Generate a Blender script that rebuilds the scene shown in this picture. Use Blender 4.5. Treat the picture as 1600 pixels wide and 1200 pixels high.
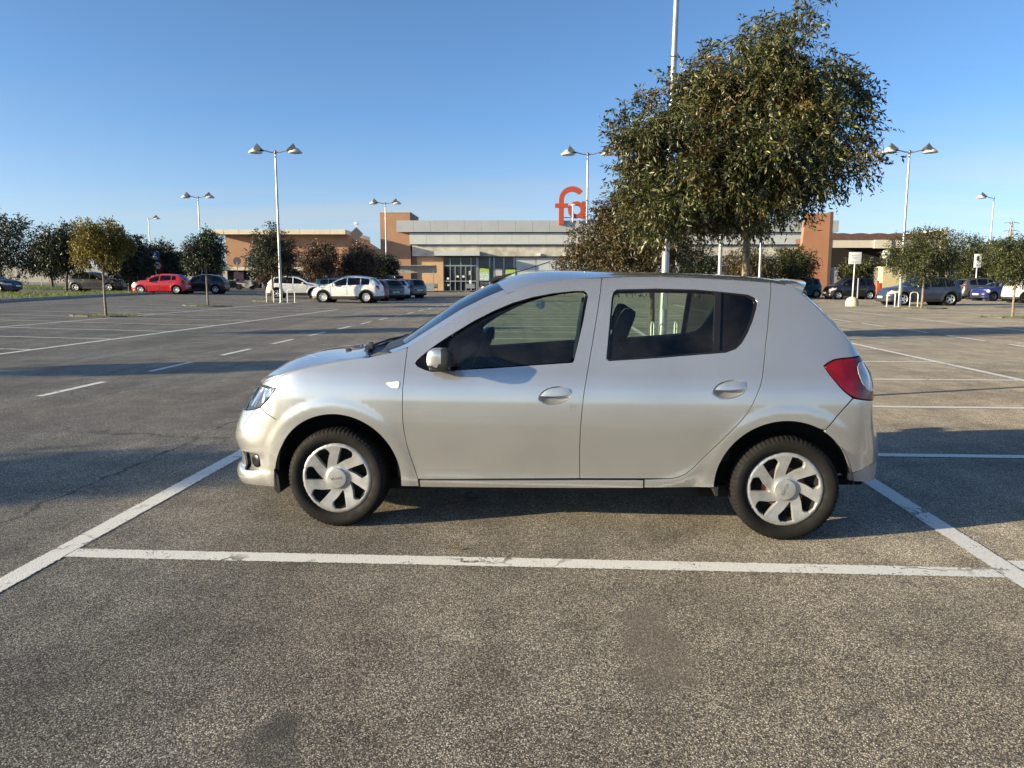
import bpy, bmesh, math, random, bisect
import numpy as np
from mathutils import Vector, Matrix, Quaternion
from mathutils.geometry import delaunay_2d_cdt
for o in list(bpy.data.objects): bpy.data.objects.remove(o)
scene=bpy.context.scene
COL=scene.collection
rnd=random.Random(7)
R=math.radians
# ------------------------------------------------------------------ camera
CAM_H=1.459
cd=bpy.data.cameras.new('camera'); cam=bpy.data.objects.new('camera',cd); COL.objects.link(cam)
cam.location=(0,0,CAM_H); cam.rotation_euler=(R(90-7.722),0,0)
cd.sensor_width=36; cd.lens=36*1202/1600; cd.clip_start=.05; cd.clip_end=6000
scene.camera=cam
# ------------------------------------------------------------------ sky and sun
SUN_AZ=17.0; SUN_EL=13.0
world=bpy.data.worlds.new('World'); scene.world=world; world.use_nodes=True
nt=world.node_tree; nt.nodes.clear()
def N(t,**k):
    n=nt.nodes.new(t)
    for a,b in k.items(): setattr(n,a,b)
    return n
out=N('ShaderNodeOutputWorld'); bg=N('ShaderNodeBackground'); sky=N('ShaderNodeTexSky')
sky.sky_type='NISHITA'; sky.sun_disc=False; sky.sun_elevation=R(SUN_EL); sky.sun_rotation=R(253)
sky.altitude=0; sky.air_density=.6; sky.dust_density=1.0; sky.ozone_density=3.0
bg.inputs['Strength'].default_value=.112
# thin cirrus: streaks of paler sky, the same all round the horizon
tc=N('ShaderNodeTexCoord'); sep=N('ShaderNodeSeparateXYZ')
zz=N('ShaderNodeMath',operation='ADD'); zz.inputs[1].default_value=.112
dx=N('ShaderNodeMath',operation='DIVIDE'); dy=N('ShaderNodeMath',operation='DIVIDE'); cmb=N('ShaderNodeCombineXYZ')
nz=N('ShaderNodeTexNoise'); nz.inputs['Scale'].default_value=.55; nz.inputs['Detail'].default_value=7; nz.inputs['Roughness'].default_value=.55
mp=N('ShaderNodeMapping'); mp.inputs['Scale'].default_value=(.5,1.7,1); mp.inputs['Location'].default_value=(1.3,4.1,0); mp.inputs['Rotation'].default_value=(0,0,R(12))
rp=N('ShaderNodeValToRGB'); rp.color_ramp.elements[0].position=.47; rp.color_ramp.elements[1].position=.80
rp.color_ramp.elements[1].color=(.50,.50,.50,1)
low=N('ShaderNodeMapRange'); low.inputs['From Min'].default_value=.07; low.inputs['From Max'].default_value=.26; low.inputs['To Min'].default_value=1.; low.inputs['To Max'].default_value=0.; cm=N('ShaderNodeMath',operation='MULTIPLY')
hz=N('ShaderNodeMapRange'); hz.inputs['From Min'].default_value=.0; hz.inputs['From Max'].default_value=.20; hz.inputs['To Min'].default_value=.42; hz.inputs['To Max'].default_value=0.; ca=N('ShaderNodeMath',operation='ADD',use_clamp=True)
bw=N('ShaderNodeRGBToBW'); mul=N('ShaderNodeMath',operation='MULTIPLY'); mul.inputs[1].default_value=1.12
mx=N('ShaderNodeMix',data_type='RGBA')
hs=N('ShaderNodeMix',data_type='RGBA',blend_type='MULTIPLY'); hs.inputs['Factor'].default_value=1; hs.inputs[7].default_value=(.87,.98,.98,1)
l=nt.links.new
l(tc.outputs['Generated'],sep.inputs[0]); l(sep.outputs['Z'],zz.inputs[0])
l(sep.outputs['X'],dx.inputs[0]); l(zz.outputs[0],dx.inputs[1]); l(sep.outputs['Y'],dy.inputs[0]); l(zz.outputs[0],dy.inputs[1])
l(dx.outputs[0],cmb.inputs[0]); l(dy.outputs[0],cmb.inputs[1]); l(cmb.outputs[0],mp.inputs[0]); l(mp.outputs[0],nz.inputs['Vector'])
l(nz.outputs[0],rp.inputs[0]); l(sky.outputs[0],hs.inputs[6]); l(hs.outputs[2],bw.inputs[0]); l(bw.outputs[0],mul.inputs[0])
l(sep.outputs['Z'],low.inputs['Value']); l(rp.outputs[0],cm.inputs[0]); l(low.outputs[0],cm.inputs[1]); l(sep.outputs['Z'],hz.inputs['Value']); l(cm.outputs[0],ca.inputs[0]); l(hz.outputs[0],ca.inputs[1]); l(ca.outputs[0],mx.inputs['Factor']); l(hs.outputs[2],mx.inputs[6]); l(mul.outputs[0],mx.inputs[7])
l(mx.outputs[2],bg.inputs[0]); l(bg.outputs[0],out.inputs[0])
sd=bpy.data.lights.new('sun','SUN'); sun=bpy.data.objects.new('sun',sd); COL.objects.link(sun)
sd.energy=5.0; sd.angle=R(.55); sd.color=(1,.845,.57)
sun.location=(-30,-9,12)
sun.rotation_euler=Vector((math.cos(R(SUN_AZ))*math.cos(R(SUN_EL)),math.sin(R(SUN_AZ))*math.cos(R(SUN_EL)),-math.sin(R(SUN_EL)))).to_track_quat('-Z','Y').to_euler()
scene.view_settings.view_transform='Standard'; scene.view_settings.look='None'
scene.view_settings.exposure=1.15; scene.view_settings.gamma=1
scene.render.engine='CYCLES'
scene.cycles.max_bounces=7; scene.cycles.diffuse_bounces=2; scene.cycles.glossy_bounces=4; scene.cycles.transmission_bounces=4; scene.cycles.transparent_max_bounces=24
# ------------------------------------------------------------------ materials
MATS={}
def new_mat(name):
    m=bpy.data.materials.new(name); m.use_nodes=True; m.node_tree.nodes.clear(); MATS[name]=m
    return m
class NT:
    def __init__(s,m): s.t=m.node_tree
    def n(s,t,**k):
        x=s.t.nodes.new(t)
        for a,b in k.items(): setattr(x,a,b)
        return x
    def l(s,a,b): s.t.links.new(a,b)
    def noise(s,scale,detail=4,rough=.55,vec=None,dist=0):
        x=s.n('ShaderNodeTexNoise'); x.inputs['Scale'].default_value=scale; x.inputs['Detail'].default_value=detail
        x.inputs['Roughness'].default_value=rough; x.inputs['Distortion'].default_value=dist
        if vec is not None: s.l(vec,x.inputs['Vector'])
        return x.outputs[0]
    def coord(s,k='Object',scale=None):
        c=s.n('ShaderNodeTexCoord').outputs[k]
        if scale is not None:
            m=s.n('ShaderNodeMapping'); m.inputs['Scale'].default_value=scale; s.l(c,m.inputs[0]); c=m.outputs[0]
        return c
    def ramp(s,fac,stops,interp='LINEAR'):
        r=s.n('ShaderNodeValToRGB'); cr=r.color_ramp; cr.interpolation=interp
        while len(cr.elements)<len(stops): cr.elements.new(.5)
        for e,(p,c) in zip(cr.elements,stops):
            e.position=p; e.color=(c,c,c,1) if isinstance(c,(int,float)) else (*c,1)
        s.l(fac,r.inputs[0]); return r.outputs[0]
    def mix(s,f,a,b,mode='MIX'):
        x=s.n('ShaderNodeMix',data_type='RGBA',blend_type=mode)
        for i,v in ((0,f),(6,a),(7,b)):
            if isinstance(v,(int,float)): x.inputs[i].default_value=v if i==0 else (v,v,v,1)
            elif isinstance(v,tuple): x.inputs[i].default_value=(*v,1)
            else: s.l(v,x.inputs[i])
        return x.outputs[2]
    def math(s,op,a,b=None,c=None):
        x=s.n('ShaderNodeMath',operation=op)
        for i,v in enumerate((a,b,c)):
            if v is None: continue
            if isinstance(v,(int,float)): x.inputs[i].default_value=v
            else: s.l(v,x.inputs[i])
        return x.outputs[0]
    def bsdf(s,**k):
        x=s.n('ShaderNodeBsdfPrincipled')
        for a,b in k.items():
            a=a.replace('_',' ')
            if isinstance(b,tuple): x.inputs[a].default_value=(*b,1) if len(b)==3 and 'Color' in a or a=='Base Color' else b
            elif isinstance(b,(int,float)): x.inputs[a].default_value=b
            else: s.l(b,x.inputs[a])
        o=s.n('ShaderNodeOutputMaterial'); s.l(x.outputs[0],o.inputs[0]); return x
    def bump(s,h,strength=.3,dist=.01):
        b=s.n('ShaderNodeBump'); b.inputs['Strength'].default_value=strength; b.inputs['Distance'].default_value=dist
        s.l(h,b.inputs['Height']); return b.outputs[0]
def mat(name,col,rough=.5,metal=0.,var=.18,scale=6.,bump=0.,bscale=60.,coat=0.,spec=.5,hue=None,sss=None):
    """plain surface with uneven colour, gloss and optional fine relief"""
    m=new_mat(name); t=NT(m); v=t.coord()
    n=t.noise(scale,5,.6,v)
    lo=tuple(c*(1-var) for c in col); hi=tuple(min(1,c*(1+var)) for c in (hue or col))
    c=t.ramp(n,[(.3,lo),(.7,hi)])
    r=t.ramp(t.noise(scale*3,3,.6,v),[(.3,max(0,rough*.85)),(.7,min(1,rough*1.15))])
    k=dict(Base_Color=c,Roughness=r,Metallic=metal,Coat_Weight=coat)
    b=t.bsdf(**k); b.inputs['Specular IOR Level'].default_value=spec
    if coat: b.inputs['Coat Roughness'].default_value=.04
    if bump: t.l(t.bump(t.noise(bscale,4,.6,v),bump,.01),b.inputs['Normal'])
    return m
def paint(name,col,metal=.0,rough=.32,dirt=.10):
    """car paint: flakes under a clear coat, road dust towards no particular side"""
    m=new_mat(name); t=NT(m); v=t.coord()
    fl=t.noise(900,2,.5,v)
    c=t.mix(t.ramp(fl,[(.35,0.),(.65,1.)]),tuple(x*.90 for x in col),tuple(min(1,x*1.08) for x in col))
    d=t.ramp(t.noise(2.2,6,.65,v),[(.42,0.),(.8,dirt)])
    c=t.mix(d,c,(.30,.27,.22))
    r=t.ramp(t.noise(3.5,5,.6,v),[(.3,rough*.9),(.75,rough*1.2)])
    b=t.bsdf(Base_Color=c,Metallic=metal,Roughness=r,Coat_Weight=.8)
    b.inputs['Coat Roughness'].default_value=.05; b.inputs['Specular IOR Level'].default_value=.5
    return m
def glass(name,tint,ior=1.5):
    """thin window glass: tinted see-through plus a mirror reflection by angle"""
    m=new_mat(name); t=NT(m)
    tr=t.n('ShaderNodeBsdfTransparent'); tr.inputs[0].default_value=(*tint,1)
    gl=t.n('ShaderNodeBsdfGlossy'); gl.inputs['Roughness'].default_value=.012
    gl.inputs[0].default_value=(.95,.97,1,1)
    f=t.n('ShaderNodeFresnel'); f.inputs[0].default_value=ior
    f2=t.math('MULTIPLY',f.outputs[0],1.0)
    d=t.n('ShaderNodeBsdfDiffuse'); d.inputs[0].default_value=(.35,.33,.3,1)
    dm=t.ramp(t.noise(3,5,.6,t.coord()),[(.4,.0),(.8,.05)])
    m0=t.n('ShaderNodeMixShader'); t.l(dm,m0.inputs[0]); t.l(tr.outputs[0],m0.inputs[1]); t.l(d.outputs[0],m0.inputs[2])
    mx=t.n('ShaderNodeMixShader'); t.l(f2,mx.inputs[0]); t.l(m0.outputs[0],mx.inputs[1]); t.l(gl.outputs[0],mx.inputs[2])
    o=t.n('ShaderNodeOutputMaterial'); t.l(mx.outputs[0],o.inputs[0]); return m
# ------------------------------------------------------------------ mesh helpers
def link(o,parent=None):
    COL.objects.link(o)
    if parent is not None: o.parent=parent
    return o
def tag(o,label=None,cat=None,group=None,kind=None):
    if label: o['label']=label
    if cat: o['category']=cat
    if group: o['group']=group
    if kind: o['kind']=kind
    return o
def empty(name,loc=(0,0,0),rz=0.,label=None,cat=None,group=None,parent=None):
    o=bpy.data.objects.new(name,None); o.location=loc; o.rotation_euler=(0,0,rz); o.empty_display_size=.2
    link(o,parent); return tag(o,label,cat,group)
def new_mesh(name,V,F,m,smooth=True,normals=None):
    me=bpy.data.meshes.new(name); me.from_pydata([tuple(map(float,v)) for v in V],[],F)
    if m: me.materials.append(m)
    if smooth: me.polygons.foreach_set('use_smooth',[True]*len(me.polygons))
    me.update()
    if normals is not None: me.normals_split_custom_set_from_vertices([tuple(n) for n in normals])
    return me
def obj(name,V,F,m,parent=None,smooth=True,normals=None):
    return link(bpy.data.objects.new(name,new_mesh(name,V,F,m,smooth,normals)),parent)
class MB:
    """collects solid pieces of ONE part"""
    def __init__(s): s.V=[];s.F=[];s.S=[]
    def add(s,V,F,smooth=False,M=None):
        k=len(s.V)
        s.V+= [tuple(M@Vector(v)) for v in V] if M is not None else [tuple(v) for v in V]
        s.F+=[tuple(i+k for i in f) for f in F]; s.S+=[smooth]*len(F); return s
    def box(s,a,b,M=None,bev=0.):
        (x0,y0,z0),(x1,y1,z1)=a,b
        if bev<=0:
            V=[(x0,y0,z0),(x1,y0,z0),(x1,y1,z0),(x0,y1,z0),(x0,y0,z1),(x1,y0,z1),(x1,y1,z1),(x0,y1,z1)]
            F=[(0,3,2,1),(4,5,6,7),(0,1,5,4),(1,2,6,5),(2,3,7,6),(3,0,4,7)]
            return s.add(V,F,False,M)
        bm=bmesh.new(); bmesh.ops.create_cube(bm,size=1)
        for v in bm.verts: v.co=Vector(((x0+x1)/2+v.co.x*(x1-x0),(y0+y1)/2+v.co.y*(y1-y0),(z0+z1)/2+v.co.z*(z1-z0)))
        bmesh.ops.bevel(bm,geom=bm.edges[:],offset=bev,segments=2,affect='EDGES',profile=.6)
        bm.verts.index_update()
        s.add([v.co[:] for v in bm.verts],[tuple(v.index for v in f.verts) for f in bm.faces],True,M); bm.free(); return s
    def tube(s,pts,r,n=8,cap=True,M=None,smooth=True):
        P=[Vector(p) for p in pts]; rr=r if isinstance(r,(list,tuple)) else [r]*len(P)
        V=[];F=[]; up=None
        for i,p in enumerate(P):
            d=(P[min(i+1,len(P)-1)]-P[max(i-1,0)]).normalized()
            if up is None: up=d.orthogonal().normalized()
            else: up=(up-d*up.dot(d)).normalized()
            w=d.cross(up)
            for k in range(n):
                a=2*math.pi*k/n; V.append(p+(up*math.cos(a)+w*math.sin(a))*rr[i])
        for i in range(len(P)-1):
            for k in range(n):
                F.append((i*n+k,i*n+(k+1)%n,(i+1)*n+(k+1)%n,(i+1)*n+k))
        s.add(V,F,smooth,M)
        if cap: s.add(V[:n],[tuple(range(n))[::-1]],False,M); s.add(V[-n:],[tuple(range(n))],False,M)
        return s
    def lathe(s,prof,n=24,axis='Z',M=None,smooth=True):
        V=[];F=[]
        for r,h in prof:
            for k in range(n):
                a=2*math.pi*k/n; c,q=r*math.cos(a),r*math.sin(a)
                V.append((c,q,h) if axis=='Z' else (c,h,q))
        for i in range(len(prof)-1):
            for k in range(n):
                f=(i*n+k,i*n+(k+1)%n,(i+1)*n+(k+1)%n,(i+1)*n+k); F.append(f if axis=='Z' else f[::-1])
        return s.add(V,F,smooth,M)
    def prism(s,poly,h0,h1,axis='Y',M=None,smooth=False):
        """2-D outline pushed along an axis; outline in (x,z) for Y, (x,y) for Z, (y,z) for X"""
        n=len(poly)
        mk={'Y':lambda p,h:(p[0],h,p[1]),'Z':lambda p,h:(p[0],p[1],h),'X':lambda p,h:(h,p[0],p[1])}[axis]
        V=[mk(p,h0) for p in poly]+[mk(p,h1) for p in poly]
        F=[tuple(range(n)),tuple(range(2*n-1,n-1,-1))]+[(i,i+n,(i+1)%n+n,(i+1)%n) for i in range(n)]
        return s.add(V,F,smooth,M)
    def mesh(s,name,m):
        me=bpy.data.meshes.new(name); me.from_pydata(s.V,[],s.F)
        if m: me.materials.append(m)
        me.polygons.foreach_set('use_smooth',s.S); me.update()
        bm=bmesh.new(); bm.from_mesh(me); bmesh.ops.recalc_face_normals(bm,faces=bm.faces[:]); bm.to_mesh(me); bm.free()
        return me
    def build(s,name,m,parent=None):
        return link(bpy.data.objects.new(name,s.mesh(name,m)),parent)
def copy_tree(o,parent=None):
    c=o.copy(); COL.objects.link(c)
    if parent is not None: c.parent=parent
    for ch in o.children: copy_tree(ch,c)
    return c
def text_mesh(body,size,depth=.002,spacing=1.,bold=0.):
    cu=bpy.data.curves.new('lettering','FONT'); cu.body=body; cu.size=size; cu.align_x='CENTER'; cu.align_y='CENTER'
    cu.extrude=depth; cu.space_character=spacing; cu.offset=bold
    o=bpy.data.objects.new('lettering',cu); COL.objects.link(o)
    dg=bpy.context.evaluated_depsgraph_get(); me=bpy.data.meshes.new_from_object(o.evaluated_get(dg))
    bpy.data.objects.remove(o); return me
# ------------------------------------------------------------------ curved panels cut from a surface
def resample(poly,step,closed=True):
    P=[Vector((a,b)) for a,b in poly]; out=[]
    n=len(P); rng=range(n if closed else n-1)
    for i in rng:
        a,b=P[i],P[(i+1)%n]; k=max(1,int(math.ceil((b-a).length/step)))
        for j in range(k): out.append(a.lerp(b,j/k))
    if not closed: out.append(P[-1])
    return out
def area2(P): return sum(P[i][0]*P[(i+1)%len(P)][1]-P[(i+1)%len(P)][0]*P[i][1] for i in range(len(P)))
def inset(P,d):
    """move a closed outline inwards by d (outwards for holes when d<0)"""
    sg=1 if area2(P)>0 else -1; n=len(P); out=[]
    for i in range(n):
        a,b,c=P[i-1],P[i],P[(i+1)%n]
        e1=(b-a); e2=(c-b)
        n1=Vector((-e1.y,e1.x)); n2=Vector((-e2.y,e2.x))
        if n1.length<1e-9 or n2.length<1e-9: out.append(b.copy()); continue
        n1.normalize(); n2.normalize(); m=n1+n2
        if m.length<.2: out.append(b.copy()); continue
        m.normalize(); k=d/max(.5,m.dot(n1)); out.append(b+m*k*sg)
    return out
def inside(poly,X,Y):
    r=np.zeros(X.shape,bool); n=len(poly)
    for i in range(n):
        x0,y0=poly[i]; x1,y1=poly[(i+1)%n]
        if y0==y1: continue
        c=((y0>Y)!=(y1>Y))&(X<(x1-x0)*(Y-y0)/(y1-y0)+x0); r^=c
    return r
def fill(outer,holes=(),res=.03,step=None):
    """triangulate a 2-D region with an even spread of inner points"""
    step=step or res
    loops=[resample(outer,step)]+[resample(h,step) for h in holes]
    V=[];E=[]
    for L in loops:
        k=len(V); V+=L; E+=[(k+i,k+(i+1)%len(L)) for i in range(len(L))]
    A=np.array([v[:] for v in V]); x0,y0=A.min(0); x1,y1=A.max(0)
    gx,gy=np.meshgrid(np.arange(x0,x1,res),np.arange(y0,y1,res*.87)); gx[1::2]+=res*.5
    gx=gx.ravel();gy=gy.ravel()
    ok=inside([v[:] for v in loops[0]],gx,gy)
    for L in loops[1:]: ok&=~inside([v[:] for v in L],gx,gy)
    gx=gx[ok];gy=gy[ok]
    if len(gx):
        d=np.min((gx[:,None]-A[None,:,0])**2+(gy[:,None]-A[None,:,1])**2,axis=1); k=d>(res*.45)**2
        V=V+[Vector((a,b)) for a,b in zip(gx[k],gy[k])]
    v2,e2,f2,ov,_,_=delaunay_2d_cdt(V,E,[],0,1e-6)
    C=np.array([[sum(v2[i].x for i in f)/len(f),sum(v2[i].y for i in f)/len(f)] for f in f2])
    ok=inside([v[:] for v in loops[0]],C[:,0],C[:,1])
    for L in loops[1:]: ok&=~inside([v[:] for v in L],C[:,0],C[:,1])
    return [v[:] for v in v2],[f for f,k in zip(f2,ok) if k],loops
def surf_normal(S,u,z,e=.004):
    a=Vector(S(u+e,z))-Vector(S(u-e,z)); b=Vector(S(u,z+e))-Vector(S(u,z-e))
    n=b.cross(a)
    return n.normalized() if n.length>0 else Vector((0,1,0))
class Panels:
    """skin pieces of one car side; y is mirrored for the side towards -y"""
    def __init__(s,S): s.S=S
    def piece(s,name,poly,m,parent,holes=(),d=0.,gap=.0022,rim=.014,res=.03,sides=(-1,1),hgap=0.,fine=None,join=False):
        S=s.S
        o=inset([Vector(p) for p in poly],gap) if gap else [Vector(p) for p in poly]
        H=[inset([Vector(p) for p in h],-hgap) if hgap else [Vector(p) for p in h] for h in holes]
        V2,F,loops=fill(o,H,res,fine)
        base=[];nor=[]
        for u,z in V2:
            n=surf_normal(S,u,z); p=Vector(S(u,z))+n*d; base.append(p); nor.append(n)
        # turn the faces outwards
        F2=[]
        for f in F:
            a,b,c=base[f[0]],base[f[1]],base[f[2]]; g=(b-a).cross(c-a)
            F2.append(tuple(f) if g.dot(nor[f[0]])>0 else tuple(f)[::-1])
        V=list(base);NN=list(nor)
        if rim:
            idx={}
            for li,L in enumerate(loops):
                pts=[]
                for q in L:
                    n=surf_normal(S,q[0],q[1]); p=Vector(S(q[0],q[1]))+n*d; pts.append((p,n))
                sg=(1 if area2(L)>0 else -1)*(1 if li==0 else -1)
                k=len(V); m_=len(pts)
                for i,(p,n) in enumerate(pts):
                    t=(pts[(i+1)%m_][0]-pts[i-1][0])
                    w=t.cross(n)*(-sg); w=w.normalized() if w.length>1e-9 else n
                    V+= [p,p+w*.0004-n*.0012,p-n*rim]; NN+=[(n*.75+w*.65).normalized(),w,w]
                for i in range(m_):
                    j=(i+1)%m_
                    for q in (0,1):
                        f=(k+3*i+q,k+3*j+q,k+3*j+q+1,k+3*i+q+1)
                        g=(V[f[1]]-V[f[0]]).cross(V[f[2]]-V[f[0]])
                        F2.append(f if g.dot(NN[f[2]])>0 else f[::-1])
        res_=[]
        if join:
            n=len(V); VV=[];NV=[];FF=[]
            for sd in sides:
                k=len(VV); VV+=[(v.x,sd*v.y,v.z) for v in V]; NV+=[(v.x,sd*v.y,v.z) for v in NN]
                FF+=[tuple(i+k for i in (f if sd>0 else f[::-1])) for f in F2]
            return [obj(name,VV,FF,m,parent,True,NV)]
        for sd in sides:
            res_.append(obj(name,[(v.x,sd*v.y,v.z) for v in V],[f if sd>0 else f[::-1] for f in F2],m,parent,True,[(v.x,sd*v.y,v.z) for v in NN]))
        return res_
def band(rows,vs):
    """grid of points from rows of points"""
    n=len(rows[0]); V=[p for r in rows for p in r]
    F=[(i*n+k,i*n+k+1,(i+1)*n+k+1,(i+1)*n+k) for i in range(len(rows)-1) for k in range(n-1)]
    return V,F
def grid_obj(name,rows,m,parent,thick=.0,flip=False):
    V,F=band(rows,None)
    if flip: F=[f[::-1] for f in F]
    o=obj(name,V,F,m,parent)
    if thick:
        md=o.modifiers.new('thickness','SOLIDIFY'); md.thickness=thick; md.offset=-1
    return o
def polyline(pts,ts):
    """points at fractions ts of the length of a polyline"""
    L=[0.]
    for a,b in zip(pts,pts[1:]): L.append(L[-1]+math.dist(a,b))
    out=[]
    for t in ts:
        x=t*L[-1]; i=min(bisect.bisect_right(L,x)-1,len(L)-2); k=(x-L[i])/(L[i+1]-L[i]) if L[i+1]>L[i] else 0
        out.append(tuple(a+(b-a)*k for a,b in zip(pts[i],pts[i+1])))
    return out
def smooth(a,b,x):
    t=(x-a)/(b-a); t=0. if t<0 else 1. if t>1 else t
    return t*t*(3-2*t)
def spline(pts):
    """1-D monotone-ish Hermite interpolation through (x,y) points"""
    xs=[p[0] for p in pts]; ys=[p[1] for p in pts]; n=len(xs)
    d=[(ys[i+1]-ys[i])/(xs[i+1]-xs[i]) for i in range(n-1)]
    m=[d[0]]+[0. if d[i-1]*d[i]<=0 else 2*d[i-1]*d[i]/(d[i-1]+d[i]) for i in range(1,n-1)]+[d[-1]]
    def f(x):
        if x<=xs[0]: return ys[0]+(x-xs[0])*m[0]
        if x>=xs[-1]: return ys[-1]+(x-xs[-1])*m[-1]
        i=bisect.bisect_right(xs,x)-1; h=xs[i+1]-xs[i]; t=(x-xs[i])/h
        return ((1+2*t)*(1-t)**2*ys[i]+t*(1-t)**2*h*m[i]+t*t*(3-2*t)*ys[i+1]+t*t*(t-1)*h*m[i+1])
    return f
def catmull(P,n=12):
    out=[]
    for i in range(len(P)-1):
        p0=P[max(i-1,0)];p1=P[i];p2=P[i+1];p3=P[min(i+2,len(P)-1)]
        for k in range(n):
            t=k/n
            out.append(tuple(.5*((2*b)+(c-a)*t+(2*a-5*b+4*c-d)*t*t+(3*b-a-3*c+d)*t**3) for a,b,c,d in zip(p0,p1,p2,p3)))
    out.append(tuple(P[-1])); return out
class Shape:
    """outer skin of a car: plan outline offset inwards by a height profile"""
    def __init__(s,plan,side,front,rear,flares=(),sref=1.3,crease=None,blend=(-.35,-.75,2.95,3.25)):
        P=catmull(plan,16); s.P=P; L=[0.]
        for a,b in zip(P,P[1:]): L.append(L[-1]+math.hypot(b[0]-a[0],b[1]-a[1]))
        k=min(range(len(P)),key=lambda i:abs(P[i][0]-sref) if P[i][1]>.5 else 9)
        s.L=[l-L[k]+P[k][0] for l in L]
        s.side=spline(side);s.front=spline(front);s.rear=spline(rear)
        s.w=max(p[1] for p in plan); s.flares=flares; s.crease=crease; s.bl=blend
        s.smin=s.L[0]; s.smax=s.L[-1]
        # smoothed normals
        N=[]
        for i in range(len(P)):
            a=P[max(i-2,0)];b=P[min(i+2,len(P)-1)]
            if i==0: N.append((-1.,0.));continue
            if i==len(P)-1: N.append((1.,0.));continue
            tx,ty=b[0]-a[0],b[1]-a[1]; l=math.hypot(tx,ty); N.append((-ty/l,tx/l))
        s.N=N
    def plan(s,u):
        L=s.L
        u=min(max(u,L[0]),L[-1]-1e-9)
        i=bisect.bisect_right(L,u)-1; t=(u-L[i])/(L[i+1]-L[i])
        f=lambda A:(A[i][0]*(1-t)+A[i+1][0]*t, A[i][1]*(1-t)+A[i+1][1]*t)
        return f(s.P),f(s.N)
    def off(s,u,z,x):
        o=s.w-s.side(z)
        b=s.bl
        wf=smooth(b[0],b[1],u); wr=smooth(b[2],b[3],u)
        if wf>0: o=o*(1-wf)+s.front(z)*wf
        if wr>0: o=o*(1-wr)+s.rear(z)*wr
        for fx,fz,r0,r1,a in s.flares:
            r=math.hypot(x-fx,z-fz)
            o-=a*smooth(r1,r0,r)
        if s.crease: o-=s.crease(u,z)
        return o
    def __call__(s,u,z,d=0.):
        (x,y),(nx,ny)=s.plan(u)
        o=s.off(u,z,x)-d
        return (x-nx*o, y-ny*o, z)
# ---- main car
PLAN=[(-.815,0),(-.808,.2),(-.785,.40),(-.735,.56),(-.64,.69),(-.49,.775),(-.3,.822),(-.1,.842),(.2,.854),(.6,.860),(1.1,.862),(1.6,.862),(2.2,.856),(2.6,.842),(2.85,.818),(3.0,.783),(3.10,.72),(3.17,.60),(3.21,.4),(3.228,.2),(3.235,0)]
SIDE=[(.14,.775),(.19,.800),(.23,.814),(.30,.826),(.42,.841),(.55,.855),(.66,.862),(.76,.859),(.84,.849),(.91,.831),(.97,.806),(1.08,.760),(1.2,.709),(1.32,.655),(1.41,.612),(1.455,.585),(1.48,.56)]
FRONT=[(.13,.09),(.17,.045),(.21,.015),(.25,.0),(.285,.006),(.32,.034),(.38,.03),(.43,.01),(.48,.0),(.54,.010),(.62,.040),(.68,.07),(.74,.105),(.80,.145),(.86,.22),(.95,.4)]
REAR=[(.14,.16),(.20,.07),(.25,.045),(.30,.03),(.38,.02),(.48,.02),(.56,.03),(.64,.05),(.72,.06),(.8,.065),(.90,.08),(1.0,.14),(1.1,.26),(1.2,.40),(1.3,.53),(1.4,.66),(1.5,.8)]
def crease(u,z):
    a=smooth(.35,.6,u)*(1-smooth(2.02,2.2,u))
    if a<=0: return 0.
    zs=z-.16*smooth(1.8,2.25,u)**1.5
    # upward facing shelf then edge
    return a*(.010*smooth(.365,.30,zs)*(1 if zs>.285 else max(0.,1-(.285-zs)/.07)))
FL=[(0,.30,.43,.49,.006),(2.589,.30,.43,.49,.006)]
MAIN=Shape(PLAN,SIDE,FRONT,REAR,FL,1.3,crease)
# ------------------------------------------------------------------ ground
def zg(x):
    """the site rises gently towards the left"""
    d=-(x+6); return 0. if d<=0 else .02*d*d/8 if d<4 else .02*(min(d,60)-2)
DV=Vector((.0593,.9982)); DU=Vector((.9982,-.0593))       # along / across the lanes
def AB(a,b): return (DU.x*a+DV.x*b, DU.y*a+DV.y*b)
XB=[-3000,-400,-120,-66]+list(range(-60,-5,4))+[-10,-9,-8,-7,-6,-4,0,4,10,20,40,60,75,120,400,3000]
XB=sorted(set(XB))
def sheet(name,x0,x1,ys,dz,m,kind='structure'):
    xs=[x0]+[x for x in XB if x0<x<x1]+[x1]
    V=[(x,y,zg(x)+dz) for y in ys for x in xs]; n=len(xs)
    F=[(i*n+k,i*n+k+1,(i+1)*n+k+1,(i+1)*n+k) for i in range(len(ys)-1) for k in range(n-1)]
    return tag(obj(name,V,F,m,None,False),kind=kind)
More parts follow.
